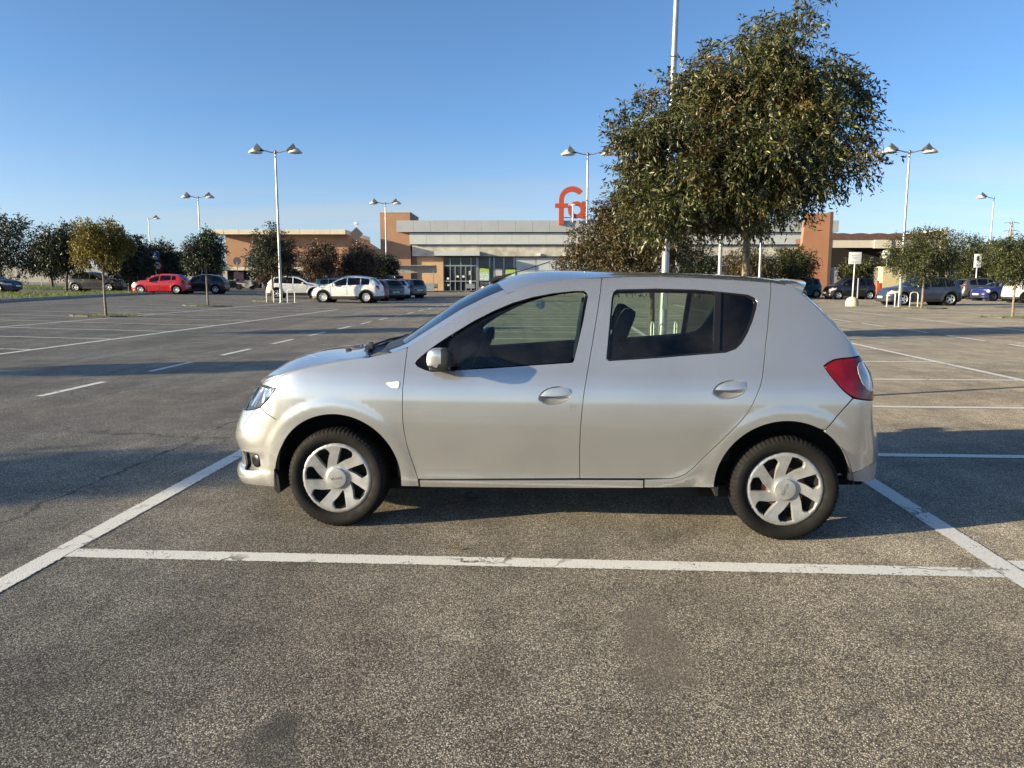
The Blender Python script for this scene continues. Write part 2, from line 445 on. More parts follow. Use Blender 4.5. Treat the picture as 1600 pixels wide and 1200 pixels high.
def asphalt():
    m=new_mat('worn asphalt with pale stones'); t=NT(m); v=t.coord()
    ds=t.noise(30,3,.6,v)
    vo=t.n('ShaderNodeTexVoronoi'); vo.inputs['Scale'].default_value=195; t.l(v,vo.inputs['Vector'])
    sp=t.n('ShaderNodeSeparateColor'); t.l(vo.outputs['Color'],sp.inputs[0])
    stone=t.ramp(sp.outputs[0],[(.0,(.085,.075,.060)),(.36,(.215,.189,.150)),(.62,(.365,.322,.258)),(.84,(.56,.50,.40)),(.97,(.86,.79,.66))])
    edge=t.ramp(vo.outputs['Distance'],[(.25,1.),(.62,.34)])
    c=t.mix(1.,stone,edge,'MULTIPLY')
    # binder worn away unevenly, old stains, tyre-polished lanes
    big=t.noise(.55,4,.62,v); mid=t.noise(3.1,3,.6,v)
    c=t.mix(1.,c,t.ramp(big,[(.32,.70),(.50,1.0),(.70,1.22)]),'MULTIPLY')
    c=t.mix(1.,c,t.ramp(mid,[(.30,.78),(.7,1.18)]),'MULTIPLY')
    oil0=t.ramp(t.noise(.9,3,.5,t.coord(scale=(1,1.5,1)),1.2),[(.66,0.),(.76,.75)])
    c=t.mix(oil0,c,(.060,.055,.050))
    # a smooth dark repair in front of the bay and faint tyre-polished streaks along the lanes
    pt=t.n('ShaderNodeVectorMath',operation='DISTANCE'); mpv=t.n('ShaderNodeMapping'); mpv.inputs['Rotation'].default_value=(0,0,R(8)); mpv.inputs['Scale'].default_value=(3.4,1.15,1)
    sb=t.n('ShaderNodeVectorMath',operation='SUBTRACT'); t.l(v,sb.inputs[0]); sb.inputs[1].default_value=(.57,2.9,0); t.l(sb.outputs[0],mpv.inputs[0]); t.l(mpv.outputs[0],pt.inputs[0]); pt.inputs[1].default_value=(0,0,0)
    pd=t.math('ADD',pt.outputs['Value'],t.math('MULTIPLY',t.math('SUBTRACT',t.noise(4,5,.65,v),.5),1.3))
    pm=t.ramp(pd,[(.25,.62),(.60,0.)])
    c=t.mix(pm,c,(.115,.100,.080))
    st=t.noise(1.1,4,.6,t.coord(scale=(2.2,.12,1)))
    c=t.mix(1.,c,t.ramp(st,[(.36,.84),(.64,1.12)]),'MULTIPLY')
    tint=t.ramp(t.noise(.17,4,.6,v),[(.35,(1.05,.99,.92)),(.65,(.97,.99,1.0))])
    c=t.mix(1.,c,tint,'MULTIPLY')
    # hairline cracks
    wv=t.n('ShaderNodeVectorMath',operation='ADD'); nv=t.n('ShaderNodeTexNoise'); nv.inputs['Scale'].default_value=2.2; nv.inputs['Detail'].default_value=5; t.l(v,nv.inputs['Vector'])
    sc=t.n('ShaderNodeVectorMath',operation='SCALE'); sc.inputs['Scale'].default_value=.55; t.l(nv.outputs['Color'],sc.inputs[0]); t.l(v,wv.inputs[0]); t.l(sc.outputs[0],wv.inputs[1])
    cr=t.n('ShaderNodeTexVoronoi',feature='DISTANCE_TO_EDGE'); cr.inputs['Scale'].default_value=.33; t.l(wv.outputs[0],cr.inputs['Vector'])
    crk=t.ramp(cr.outputs['Distance'],[(.0,1.),(.0035,.85),(.007,0.)])
    crm=t.math('MULTIPLY',crk,t.ramp(t.noise(.35,3,.5,v),[(.54,0.),(.62,.6)]))
    c=t.mix(crm,c,(.018,.017,.016))
    # long seam between two laid strips
    xyz=t.n('ShaderNodeSeparateXYZ'); t.l(v,xyz.inputs[0])
    a=t.math('SUBTRACT',t.math('MULTIPLY',xyz.outputs[0],.9982),t.math('MULTIPLY',xyz.outputs[1],.0593))
    a=t.math('ADD',a,t.math('MULTIPLY',t.noise(1.6,6,.65,v),.42))
    sm=t.math('ABSOLUTE',t.math('ADD',a,3.15))
    seam=t.math('MULTIPLY',t.ramp(sm,[(.006,1.),(.022,0.)]),t.ramp(t.noise(2.5,4,.6,v),[(.38,.15),(.55,.9)]))
    c=t.mix(seam,c,(.02,.019,.018))
    h=t.math('ADD',t.math('MULTIPLY',vo.outputs['Distance'],-1.),t.math('MULTIPLY',ds,.6))
    b=t.bsdf(Base_Color=c,Roughness=t.ramp(sp.outputs[1],[(0.,.62),(1.,.95)]))
    b.inputs['Specular IOR Level'].default_value=.35; b.inputs['Diffuse Roughness'].default_value=.6
    t.l(t.bump(h,.42,.0035),b.inputs['Normal']); return m
def road_paint():
    m=new_mat('worn white road paint'); t=NT(m); v=t.coord()
    vo=t.n('ShaderNodeTexVoronoi'); vo.inputs['Scale'].default_value=110; t.l(v,vo.inputs['Vector'])
    sp=t.n('ShaderNodeSeparateColor'); t.l(vo.outputs['Color'],sp.inputs[0])
    n=t.math('ADD',t.math('MULTIPLY',t.noise(5,6,.7,v),.75),t.math('MULTIPLY',sp.outputs[0],.30))
    keep=t.ramp(n,[(.29,0.),(.37,1.)])
    wv=t.n('ShaderNodeVectorMath',operation='ADD'); nv=t.n('ShaderNodeTexNoise'); nv.inputs['Scale'].default_value=9; nv.inputs['Detail'].default_value=4; t.l(v,nv.inputs['Vector'])
    sc=t.n('ShaderNodeVectorMath',operation='SCALE'); sc.inputs['Scale'].default_value=.16; t.l(nv.outputs['Color'],sc.inputs[0]); t.l(v,wv.inputs[0]); t.l(sc.outputs[0],wv.inputs[1])
    cr=t.n('ShaderNodeTexVoronoi',feature='DISTANCE_TO_EDGE'); cr.inputs['Scale'].default_value=3.4; t.l(wv.outputs[0],cr.inputs['Vector'])
    crk=t.ramp(cr.outputs['Distance'],[(.012,0.),(.035,1.)])
    crk=t.math('MAXIMUM',crk,t.ramp(t.noise(1.4,3,.5,v),[(.35,0.),(.47,1.)]))
    keep=t.math('MULTIPLY',keep,crk)
    # frayed long edges, from the across-strip coordinate kept in the UV map
    uv=t.n('ShaderNodeUVMap'); su=t.n('ShaderNodeSeparateXYZ'); t.l(uv.outputs[0],su.inputs[0])
    e=t.math('SUBTRACT',1.,t.math('ABSOLUTE',su.outputs[0]))
    e=t.math('ADD',e,t.math('MULTIPLY',t.math('SUBTRACT',t.noise(55,4,.7,v),.55),.55))
    keep=t.math('MULTIPLY',keep,t.ramp(e,[(.0,0.),(.08,1.)]))
    c=t.mix(t.ramp(sp.outputs[1],[(0.,0.),(1.,.35)]),(.74,.72,.66),(.44,.42,.38))
    d=t.n('ShaderNodeBsdfPrincipled'); t.l(c,d.inputs['Base Color']); d.inputs['Roughness'].default_value=.75
    t.l(t.bump(vo.outputs['Distance'],.5,-.003),d.inputs['Normal'])
    tr=t.n('ShaderNodeBsdfTransparent'); mx=t.n('ShaderNodeMixShader'); t.l(keep,mx.inputs[0]); t.l(tr.outputs[0],mx.inputs[1]); t.l(d.outputs[0],mx.inputs[2])
    o=t.n('ShaderNodeOutputMaterial'); t.l(mx.outputs[0],o.inputs[0]); return m
EARTH=mat('dry grassy earth',(.085,.085,.035),.95,var=.5,scale=.8,hue=(.12,.10,.05),bump=.6,bscale=8)
ASPH=asphalt(); LINE=road_paint()
sheet('ground',-3000,3000,[-60,0,40,80,140,300,1000,5000],-.03,EARTH)
sheet('car_park',-72,75,[-28,-6,0,6,14,24,40,60,80,100,124],0.,ASPH)
def painted(a0,b0,a1,b1,w=.12,name='road_marking',dz=.004,label=None):
    """one painted strip following the ground"""
    p=Vector(AB(a0,b0)); q=Vector(AB(a1,b1)); d=(q-p); L=d.length; d.normalize(); n=Vector((-d.y,d.x))*(w/2)
    k=max(1,int(L/1.0)) if min(p.x,q.x)<-6 else 1
    V=[];F=[];UV=[]
    for i in range(k+1):
        c=p+d*(L*i/k)
        for s_ in (-1,1): x,y=c.x+n.x*s_,c.y+n.y*s_; V.append((x,y,zg(x)+dz)); UV.append((s_,L*i/k))
    F=[(2*i,2*i+1,2*i+3,2*i+2) for i in range(k)]
    o=obj(name,V,[f[::-1] for f in F],LINE,None,False)
    uvl=o.data.uv_layers.new(name='UVMap')
    for lp in o.data.loops: uvl.data[lp.index].uv=UV[lp.vertex_index]
    return tag(o,kind='structure')
W=.135
# our bay and the ones beside it
painted(-2.67,-4.0,-2.67,60,W); painted(2.285,-4.0,2.285,46,W,dz=.0045)
for b in (3.83,1.28,-1.25): painted(-2.60,b,2.215,b,W,dz=.005)
for k in range(1,15): painted(-2.60,6.42+2.53*(k-1),2.215,6.42+2.53*(k-1),W,dz=.005)
for k in range(0,15): painted(2.355,3.95+2.535*k,6.72,3.95+2.535*k,W*.9,dz=.005)
painted(6.79,-4,6.79,46,W)
# lane dashes
for k in range(-3,14): painted(-6.52,9.22+2.66*k,-6.52,10.62+2.66*k,.12)
for k in range(-5,9): painted(10.25,19.1+2.86*k,10.25,20.95+2.86*k,.11)
# left double row
painted(-10.72,4,-10.72,37,.13); painted(-15.75,4,-15.75,46,.12)
for k in range(-3,9):
    b=15.1+2.85*k; painted(-15.68,b,-10.79,b,.11,dz=.005); painted(-20.7,b+.2,-15.82,b+.2,.11,dz=.005)
# right double row
painted(13.47,10,13.47,37,.12); painted(18.0,10,18.0,38,.12)
for k in range(-3,7):
    b=20.4+2.6*k; painted(13.54,b,17.93,b,.10,dz=.005); painted(18.07,b,22.6,b,.10,dz=.005)
# ------------------------------------------------------------------ plants
def leaf_mat(name,stops,trans=.25,rough=.45,spec=.5,patch=.7):
    m=new_mat(name); t=NT(m)
    g=t.n('ShaderNodeNewGeometry').outputs['Random Per Island']
    c=t.ramp(g,stops)
    v=t.coord(); c=t.mix(1.,c,t.ramp(t.noise(1.6,2,.5,v),[(.3,.60),(.7,1.35)]),'MULTIPLY')
    c=t.mix(t.ramp(t.noise(2.3,2,.5,t.coord(scale=(1,1,1.3))),[(.50,0.),(.66,patch)]),c,t.mix(1.,c,(1.55,.82,.75),'MULTIPLY'))
    d=t.n('ShaderNodeBsdfPrincipled'); t.l(c,d.inputs['Base Color']); d.inputs['Roughness'].default_value=rough; d.inputs['Specular IOR Level'].default_value=spec
    tr=t.n('ShaderNodeBsdfTranslucent'); t.l(c,tr.inputs[0])
    mx=t.n('ShaderNodeMixShader'); mx.inputs[0].default_value=trans; t.l(d.outputs[0],mx.inputs[1]); t.l(tr.outputs[0],mx.inputs[2])
    o=t.n('ShaderNodeOutputMaterial'); t.l(mx.outputs[0],o.inputs[0]); return m
LEAFB=leaf_mat('olive evergreen leaves',[(0,(.020,.028,.010)),(.4,(.058,.074,.020)),(.66,(.092,.098,.025)),(.82,(.095,.066,.028)),(.93,(.14,.15,.055)),(1,(.32,.32,.18))],rough=.38,patch=.6)
LEAFA=leaf_mat('brown green leaves',[(0,(.025,.027,.010)),(.35,(.064,.060,.017)),(.6,(.093,.068,.022)),(.85,(.076,.047,.024)),(1,(.170,.145,.051))],patch=0.3)
LEAFD=leaf_mat('dark green leaves',[(0,(.009,.014,.007)),(.5,(.017,.026,.011)),(.85,(.031,.038,.015)),(1,(.056,.062,.025))],patch=0.3)
LEAFY=leaf_mat('yellowing leaves',[(0,(.045,.05,.012)),(.35,(.12,.10,.014)),(.7,(.21,.16,.016)),(1,(.32,.25,.04))],patch=.15)
LEAFR=leaf_mat('reddish brown leaves',[(0,(.036,.026,.016)),(.5,(.080,.052,.030)),(.85,(.120,.072,.044)),(1,(.160,.112,.072))],patch=0.25)
LEAFG=leaf_mat('mid green leaves',[(0,(.022,.030,.010)),(.5,(.047,.061,.017)),(.85,(.072,.079,.022)),(1,(.122,.115,.043))],patch=0.3)
BARK=mat('pale mottled bark',(.20,.16,.11),.9,var=.45,scale=9,bump=.7,bscale=30)
BARKD=mat('dark bark',(.085,.068,.05),.9,var=.4,scale=9,bump=.7,bscale=30)
def leaves(lumps,n,ll,seed,droop=.35,spray=9,shell=.55,wr=.30,out=.05,stems=False,clump=11):
    """leaf blades set along short twigs through a cloud of lumps (x,y,z,r)"""
    g=np.random.default_rng(seed); L=np.array(lumps); w=L[:,3]**2.2; w/=w.sum()
    ns=n//spray; k=g.choice(len(L),ns,p=w)
    D=g.normal(size=(len(L),clump,3)); d=D[k,g.integers(0,clump,ns)]; d/=np.linalg.norm(d,axis=1)[:,None]; d=d+g.normal(size=(ns,3))*.30; d/=np.linalg.norm(d,axis=1)[:,None]
    r=np.where(g.random(ns)<shell,g.uniform(.72,1.04,ns),g.uniform(.2,.85,ns)); far=g.random(ns)<out; r=np.where(far,g.uniform(1.0,1.12,ns),r)
    o=L[k,:3]+d*(L[k,3]*r)[:,None]*np.array([1,1,.88])
    tw=d+g.normal(size=(ns,3))*.6; tw[:,2]-=droop*g.random(ns)*1.4; tw/=np.linalg.norm(tw,axis=1)[:,None]
    tl=ll*g.uniform(1.5,3.4,ns)
    i=np.repeat(np.arange(ns),spray); s=np.tile(np.linspace(0,1,spray),ns)
    N_=len(i)
    p=o[i]+tw[i]*(tl[i]*s)[:,None]+g.normal(size=(N_,3))*ll*.12
    p[:,2]-=droop*tl[i]*s*s*.5
    ax=tw[i]*.7+g.normal(size=(N_,3))*.75; ax[:,2]-=droop; ax/=np.linalg.norm(ax,axis=1)[:,None]
    sd=np.cross(ax,g.normal(size=(N_,3))); sd/=np.linalg.norm(sd,axis=1)[:,None]
    nn=np.cross(ax,sd)
    le=(ll*g.uniform(.65,1.25,N_))[:,None]; wd=le*wr*g.uniform(.8,1.2,N_)[:,None]
    V=np.empty((N_,4,3)); V[:,0]=p; V[:,1]=p+ax*le*.45+sd*wd*.5+nn*wd*.18; V[:,2]=p+ax*le-nn*wd*.25; V[:,3]=p+ax*le*.45-sd*wd*.5+nn*wd*.18
    b=np.arange(N_)*4
    F=np.stack([b,b+1,b+2,b,b+2,b+3],1).reshape(-1,3)
    if stems:
        a=o-tw*ll*1.5; e=o+tw*tl[:,None]*.95; e[:,2]-=droop*tl*.45; s_=np.cross(tw,g.normal(size=(ns,3))); s_/=np.linalg.norm(s_,axis=1)[:,None]
        T=np.stack([a-s_*.004,a+s_*.004,e],1).reshape(-1,3); k0=N_*4
        V=np.concatenate([V.reshape(-1,3),T]); F=np.concatenate([F,np.arange(ns*3).reshape(-1,3)+k0])
    return V.reshape(-1,3),F
def fast_mesh(name,V,F,m,smooth=False):
    me=bpy.data.meshes.new(name); me.vertices.add(len(V)); me.vertices.foreach_set('co',np.asarray(V,np.float32).ravel())
    me.loops.add(F.size); me.loops.foreach_set('vertex_index',F.astype(np.int32).ravel())
    me.polygons.add(len(F)); me.polygons.foreach_set('loop_start',np.arange(0,F.size,F.shape[1],dtype=np.int32)); 
    me.materials.append(m); me.update(calc_edges=True); me.validate(); return me
def trunk_mesh(name,h,r0,lumps,seed,m,lean=(0,0),n=8,limbs=9):
    g=random.Random(seed); b=MB(); top=(lean[0],lean[1],h)
    pts=[(lean[0]*t**1.3+g.uniform(-.02,.02)*h*.3*(t>0),lean[1]*t**1.3+g.uniform(-.02,.02)*h*.3*(t>0),h*t-.05*(t==0)) for t in (0,.03,.25,.5,.75,1)]
    b.tube(pts,[r0*1.45,r0*1.12,r0,r0*.9,r0*.8,r0*.72],n)
    for l_ in sorted(lumps,key=lambda q:-q[3])[:limbs]:
        e=Vector(l_[:3]); s_=Vector(pts[-1])-Vector((0,0,g.uniform(0,.12)*h)); mid=s_.lerp(e,.5)+Vector((g.uniform(-.1,.1),g.uniform(-.1,.1),.12*(e-s_).length))
        k=min(1.,l_[3]/max(q[3] for q in lumps)+.15)
        b.tube([s_,mid,e],[r0*.55*k,r0*.38*k,r0*.12],6)
    return b.mesh(name,m)
def tree(name,label,loc,lumps,n,ll,seed,lm,bm_,h,r0,group=None,lean=(0,0),limbs=9,**k):
    t_=empty(name,loc,0,label,'tree',group)
    link(bpy.data.objects.new('trunk',trunk_mesh('trunk',h,r0,lumps,seed,bm_,lean,limbs=limbs)),t_)
    V,F=leaves(lumps,n,ll,seed,**k)
    link(bpy.data.objects.new('crown',fast_mesh('crown',V,F,lm)),t_)
    return t_
def blob(w,h,z0,seed,n=11,spire=0.):
    """lumps of an ordinary clipped round crown: width w, from z0 up to z0+h"""
    g=random.Random(seed); o=[(0,0,z0+h*.5,min(w,h)*.33)]
    for i in range(n):
        a=2*math.pi*i*.618; t=(i+.5)/n; zc=z0+h*(.14+.72*t); rr=math.sqrt(max(.05,1-((t-.45)/.62)**2))*w*.5
        r=w*g.uniform(.15,.28); o.append(((rr-r*.75)*math.cos(a)*g.uniform(.75,1.1),(rr-r*.75)*math.sin(a)*g.uniform(.75,1.1),zc,r))
    if spire: o.append((g.uniform(-.1,.1)*w,0,z0+h*1.02,w*.10))
    return o
# big tree behind the car (crown in metres from its foot)
def lump_px(D,foot,L,jit,seed):
    g=random.Random(seed); o=[]
    for x,z,r in L: o.append((x,g.uniform(-jit,jit)*(1-.2*abs(x)),z,r))
    return o
BIG=[(.50,3.89,.82),(1.12,3.66,.62),(-.08,3.58,.78),(-.60,3.58,.60),(-.98,3.35,.52),(.15,2.88,.90),(.90,2.88,.74),(-.55,2.73,.75),(-1.06,2.80,.52),(-.08,2.29,.62),(.52,2.36,.58),(1.30,3.2,.46),(.86,4.41,.30),(.95,4.66,.13),(1.0,4.5,.18),(-1.2,2.28,.46),(-.76,2.13,.45),(.45,2.02,.26),(.25,4.28,.32),(-.35,4.05,.28),(1.36,3.80,.30),(-1.25,3.05,.30),(.88,4.80,.10),(-1.18,2.62,.50),(-1.38,3.0,.36),(-.85,2.30,.46),(-1.42,3.32,.30),(-.45,2.35,.48)]
g_=random.Random(3)
BIG=[(x*.86-.13,max(z-.10 if z>3.6 and r>.2 else z-.03,(1.85 if x<-.3 else 2.0)+r*.80),r*.80) for x,z,r in BIG]
BIGL=[(x,g_.uniform(-.6,.6),z,r) for x,z,r in BIG]+[(x*.75,g_.choice((-.6,.6)),z-.1,r*.8) for x,z,r in BIG[:11]]
tree('evergreen_tree','large olive-green tree with a full crown right behind the silver car',(2.72,9.1,0),BIGL,92000,.062,11,LEAFB,BARK,2.15,.052,lean=(.05,.1),droop=.5,shell=.5,wr=.34,out=.0,stems=True,clump=9,limbs=18)
G_CP='small trees in the car park rows'
MEDA=[(-.45,3.35,.55),(-1.0,3.0,.50),(.15,3.3,.6),(-.75,2.5,.70),(-1.35,2.3,.65),(-1.75,1.95,.50),(-.7,2.0,.75),(.0,2.2,.75),(-.85,3.0,.45),(.05,2.7,.70),(.5,2.5,.55),(-1.6,2.55,.35),(-1.2,1.75,.5),(-.3,1.75,.5),(-1.95,1.75,.35)]
tree('evergreen_tree','brownish green tree left of the near lamp post, low crown touching the car roof line',(3.42,18.9,0),[(x,g_.uniform(-.7,.7),z,r) for x,z,r in MEDA]+[(x*.8,g_.choice((-.6,.6)),z+.1,r*.8) for x,z,r in MEDA[:8]],42000,.095,23,LEAFA,BARKD,1.7,.075,droop=.45,shell=.55)
def row_tree(label,x,y,w,top,lm,seed,stem,n=9000,ll=.12,r0=.06,bark=None,lean=(0,0),group=G_CP,z0=None,spire=0,**k):
    z=zg(x); h=top-stem
    return tree('row_tree',label,(x,y,z),blob(w,h,stem,seed,spire=spire),n,ll,seed,lm,bark or BARKD,stem+h*.3,r0,group,lean,**k)
row_tree('slim tree with yellow and brown autumn crown on a pale trunk',-14.84,28.22,2.05,3.45,LEAFY,31,1.75,19000,.078,.045,BARK,spire=0,wr=.5,spray=6,clump=22)
row_tree('small dark green tree on a thin trunk left of the brick-coloured building',-15.34,39.0,2.15,3.65,LEAFD,32,1.75,17000,.09,.05,BARK,spire=1,wr=.5,spray=6,clump=20)
row_tree('bushy dark tree in front of the lamp post with hoops, before the brick-coloured building',-14.67,47.5,3.2,4.5,LEAFD,33,1.45,19000,.105,.07,BARK,spire=1,wr=.5,spray=6,clump=20)
row_tree('round olive tree in front of the blue-grey parked car',20.94,39.5,3.8,3.75,LEAFG,34,1.72,27000,.09,.06,BARK,wr=.5,spray=6,clump=26)
row_tree('round tree on a thin trunk at the right edge of the picture',19.51,30.07,2.35,3.1,LEAFG,35,1.45,22000,.075,.045,BARK,wr=.5,spray=6,clump=26)
G_BK='trees around the car park edge'
for lab,x,y,w,top,lm,sd_,st in [
 ('reddish dry tree behind the white crossover, left of two',-17.8,58,2.9,3.9,LEAFR,41,1.2),
 ('thin brown tree behind the roof of the white crossover',-15.4,62,3.0,4.2,LEAFR,42,1.2),
 ('brown and dark green tree beside the lamp post by the tall tower',-12.6,64,3.4,4.1,LEAFR,43,1.1),
 ('dark tree just left of the covered trolley shelter',-11.3,68,2.6,3.6,LEAFD,44,1.1),
 ('olive bush-like tree left of the orange wall, behind the parked teal car',21.8,61,3.6,3.9,LEAFG,45,1.1),
 ('greyish green tree behind the roof of the silver car',17.6,58,3.9,3.6,LEAFA,46,1.0),
 ('small bright green tree behind the white sign panel',26.6,60,2.2,3.1,LEAFG,47,1.1),
 ('dark tree right of the big tree trunk, before the pale shop wall',14.5,60,3.6,3.6,LEAFD,48,1.0),
 ('dense green tree left of the single-arm lamp post on the right',36.5,62,3.9,5.0,LEAFG,49,.7),
 ('dense green tree right behind the grey wagon',39.4,64,4.2,4.6,LEAFG,50,.7),
 ('green tree far behind the tree at the right edge',42.0,57,3.2,4.6,LEAFD,51,.8)]:
    row_tree(lab,x,y,w*1.08,top,lm,sd_,st,13000,.15,.07,group=G_BK,shell=.5,wr=.5,spray=6,clump=24)
for lab,x,y,w,top,lm,sd_,st,lean in [
 ('tall dark tree mass at the left edge of the picture',-43.4,66,7.6,6.9,LEAFD,61,.7,(0,0)),
 ('dark tree between the left edge and the tall bushy tree',-41.5,70,4.0,4.2,LEAFD,62,1.3,(0,0)),
 ('tallest bushy dark tree behind the yellow tree',-34.5,60,4.6,5.6,LEAFD,63,1.5,(.4,0)),
 ('dark tree touching the right of the yellow tree',-30.6,62,4.2,4.7,LEAFD,64,1.3,(0,0)),
 ('dark tree with slanted trunk behind the bonnet of the grey car',-32.6,72,4.2,4.4,LEAFD,65,1.3,(.5,0)),
 ('small round dark tree behind the blue crossing sign',-35.5,82,3.2,3.9,LEAFD,66,1.3,(0,0)),
 ('small round dark tree right of the crossing sign',-33.0,84,3.6,3.8,LEAFD,67,1.3,(0,0)),
 ('low dark tree left of the small tree by the building',-41.2,90,4.6,4.6,LEAFD,68,1.2,(0,0)),
 ('low green shrub by the fence behind the red car',-36.2,74,2.4,2.3,LEAFG,69,.2,(0,0))]:
    row_tree(lab,x,y,w*.92,top*.93,lm,sd_,st,13000,.18,.10,group=G_BK,lean=lean,shell=.5,wr=.55,spray=6,clump=24)
# trees off to the left of the view whose shadows cross the lanes
for x,y,w,top,sd_,lab in ((-15.9,1.9,1.7,3.3,71,'nearest car park tree just outside the left of the view'),(-15.3,9.8,1.4,3.0,72,'middle car park tree just outside the left of the view'),(-15.1,18.9,1.8,3.4,73,'farthest car park tree just outside the left of the view')):
    row_tree(lab,x,y,w,top,LEAFD,sd_,1.75,15000,.11,.05,BARK,wr=.55,spray=6)
# far wood line on the horizon
def wood(name,x0,x1,y,h,seed,n=15000,label=None):
    g=random.Random(seed); L=[]
    x=x0
    while x<x1:
        r=h*g.uniform(.35,.55); L.append((x,y+g.uniform(-6,6),r*.8+g.uniform(0,.35)*h*.5,r)); x+=r*1.1
    V,F=leaves(L,n,1.1,seed,shell=.8,wr=.6); o=link(bpy.data.objects.new(name,fast_mesh(name,V,F,LEAFD)))
    return tag(o,label,'trees',kind='stuff')
wood('far_trees',-330,-40,260,7.5,81,label='low dark line of far trees along the left horizon')
wood('far_trees',60,420,260,8,82,label='low dark line of far trees along the right horizon')
# grass island with kerb on the left, tree pits, verge
GRASS=leaf_mat('grass blades',[(0,(.06,.11,.018)),(.5,(.13,.19,.035)),(.85,(.21,.23,.06)),(1,(.34,.30,.14))],.3,.6,.3,.0)
def grass(name,poly,n,hh,seed,label,dz=.0,spread=.04):
    g=np.random.default_rng(seed); P=np.array(poly); mn,mx_=P.min(0),P.max(0); q=[]
    while len(q)<n:
        c=g.uniform(mn,mx_,(n*2,2)); ok=inside([tuple(p) for p in poly],c[:,0],c[:,1]); q+=list(c[ok])
    q=np.array(q[:n]); N_=n
    z=np.array([zg(x) for x in q[:,0]])+dz
    h=hh*g.uniform(.4,1.3,N_); a=g.uniform(0,2*np.pi,N_); w=hh*.10
    base=np.stack([q[:,0],q[:,1],z],1); off=np.stack([np.cos(a),np.sin(a),0*a],1)*w
    lean=np.stack([g.normal(size=N_)*.35,g.normal(size=N_)*.35,np.ones(N_)],1)*h[:,None]
    V=np.stack([base-off,base+off,base+lean],1).reshape(-1,3); F=np.arange(3*N_).reshape(-1,3)
    o=link(bpy.data.objects.new(name,fast_mesh(name,V,F,GRASS))); return tag(o,label,'grass',kind='stuff')
CONC=mat('weathered pale concrete',(.34,.32,.28),.85,var=.25,scale=3,bump=.3,bscale=40)
KERBD=mat('dark old kerb',(.12,.11,.10),.9,var=.3)
isl=[(-24.2,30.5),(-25.6,38.6),(-26.8,50),(-27.3,59.0),(-28.0,59.6),(-29.2,58.6),(-33.0,49.5),(-38.0,40.0),(-44,31)]
def on_ground(poly,h0,h1,name,m,kind='structure'):
    V=[(x,y,zg(x)+h0) for x,y in poly]+[(x,y,zg(x)+h1) for x,y in poly]; n=len(poly)
    b=MB(); b.add(V,[tuple(range(n,2*n))]+[(i,(i+1)%n,(i+1)%n+n,i+n) for i in range(n)]); o=b.build(name,m); return tag(o,kind=kind)
on_ground(isl,-.02,.13,'grass_island',EARTH)
for i in range(len(isl)-1):
    a=Vector(isl[i]);b=Vector(isl[i+1]); k=max(1,round((b-a).length/2.0)); n=Vector(((b-a).y,-(b-a).x)).normalized()*.07
    for j in range(k):
        p=a.lerp(b,j/k);q=a.lerp(b,(j+.985)/k)
        o=on_ground([tuple(p+n),tuple(q+n),tuple(q-n),tuple(p-n)],-.02,.15,'kerb_stone',CONC)
gi=[(a*.985+b0*.015 if False else a,b0) for a,b0 in isl]
grass('grass',[(x-.12,y) for x,y in isl],9000,.16,5,'green and straw coloured grass on the kerbed island at the left',.13)
grass('grass',[(-60,66),(-38,68),(-36,76),(-60,78)],6000,.22,6,'strip of rough grass along the fence on the far left',-.02)
for x,y,lab in ((-14.84,28.22,'tuft of dry grass round the foot of the yellow tree'),(-15.34,39.0,'tuft of dry grass round the foot of the small dark green tree'),(-14.67,47.5,'tuft of dry grass round the foot of the bushy dark tree'),(20.94,39.5,'tuft of dry grass round the foot of the round olive tree'),(19.51,30.07,'tuft of dry grass round the foot of the tree at the right edge')):
    e=[(x+1.25*math.cos(a)*1.,y+.9*math.sin(a)) for a in [2*math.pi*k/14 for k in range(14)]]
    on_ground(e,-.02,.012,'tree_pit',EARTH); grass('grass',e,420,.09,int(abs(x*10)),lab,.0)
    for j in range(4):
        a=R(200+j*32); b_=R(200+(j+.9)*32)
        on_ground([(x+1.25*math.cos(a),y+.9*math.sin(a)),(x+1.25*math.cos(b_),y+.9*math.sin(b_)),(x+1.16*math.cos(b_),y+.83*math.sin(b_)),(x+1.16*math.cos(a),y+.83*math.sin(a))],-.02,.05,'kerb_stone',KERBD)
tag(MB().prism([(-.022,-.0),(-.005,.011),(.015,.008),(.025,-.002),(.01,-.01),(-.01,-.009)],0,.001,'Z',Matrix.Rotation(.35,4,'X')).build('fallen_leaf',LEAFY),'small yellow fallen leaf lying near the front white line','leaf').location=(-.31,4.03,.012)
# ------------------------------------------------------------------ the silver hatchback
def silver_paint():
    m=new_mat('silver metallic paint'); t=NT(m); v=t.coord()
    c=t.mix(t.ramp(t.noise(1.7,3,.5,v),[(.35,0.),(.65,1.)]),(.53,.526,.512),(.59,.586,.570))
    d=t.ramp(t.noise(2.6,4,.6,v),[(.45,0.),(.85,.16)])
    c=t.mix(d,c,(.36,.33,.28))
    r=t.ramp(t.noise(4,3,.5,v),[(.3,.21),(.75,.26)])
    b=t.bsdf(Base_Color=c,Metallic=.74,Roughness=r,Coat_Weight=1.)
    b.inputs['Coat Roughness'].default_value=.025
    return m
SILVER=silver_paint()
BLACKP=mat('black plastic trim',(.018,.018,.019),.45,bump=.08,bscale=400)
BLACKG=mat('gloss black trim',(.012,.012,.013),.18)
RUBBER=mat('tyre rubber',(.009,.0085,.008),.8,var=.35,scale=9,bump=.15,bscale=120,spec=.22)
WELL=mat('wheel well liner',(.012,.012,.012),.9)
CLOTH=mat('dark seat cloth',(.05,.052,.056),.9,bump=.3,bscale=300)
DASH=mat('grey dashboard plastic',(.09,.092,.095),.6,bump=.2,bscale=300)
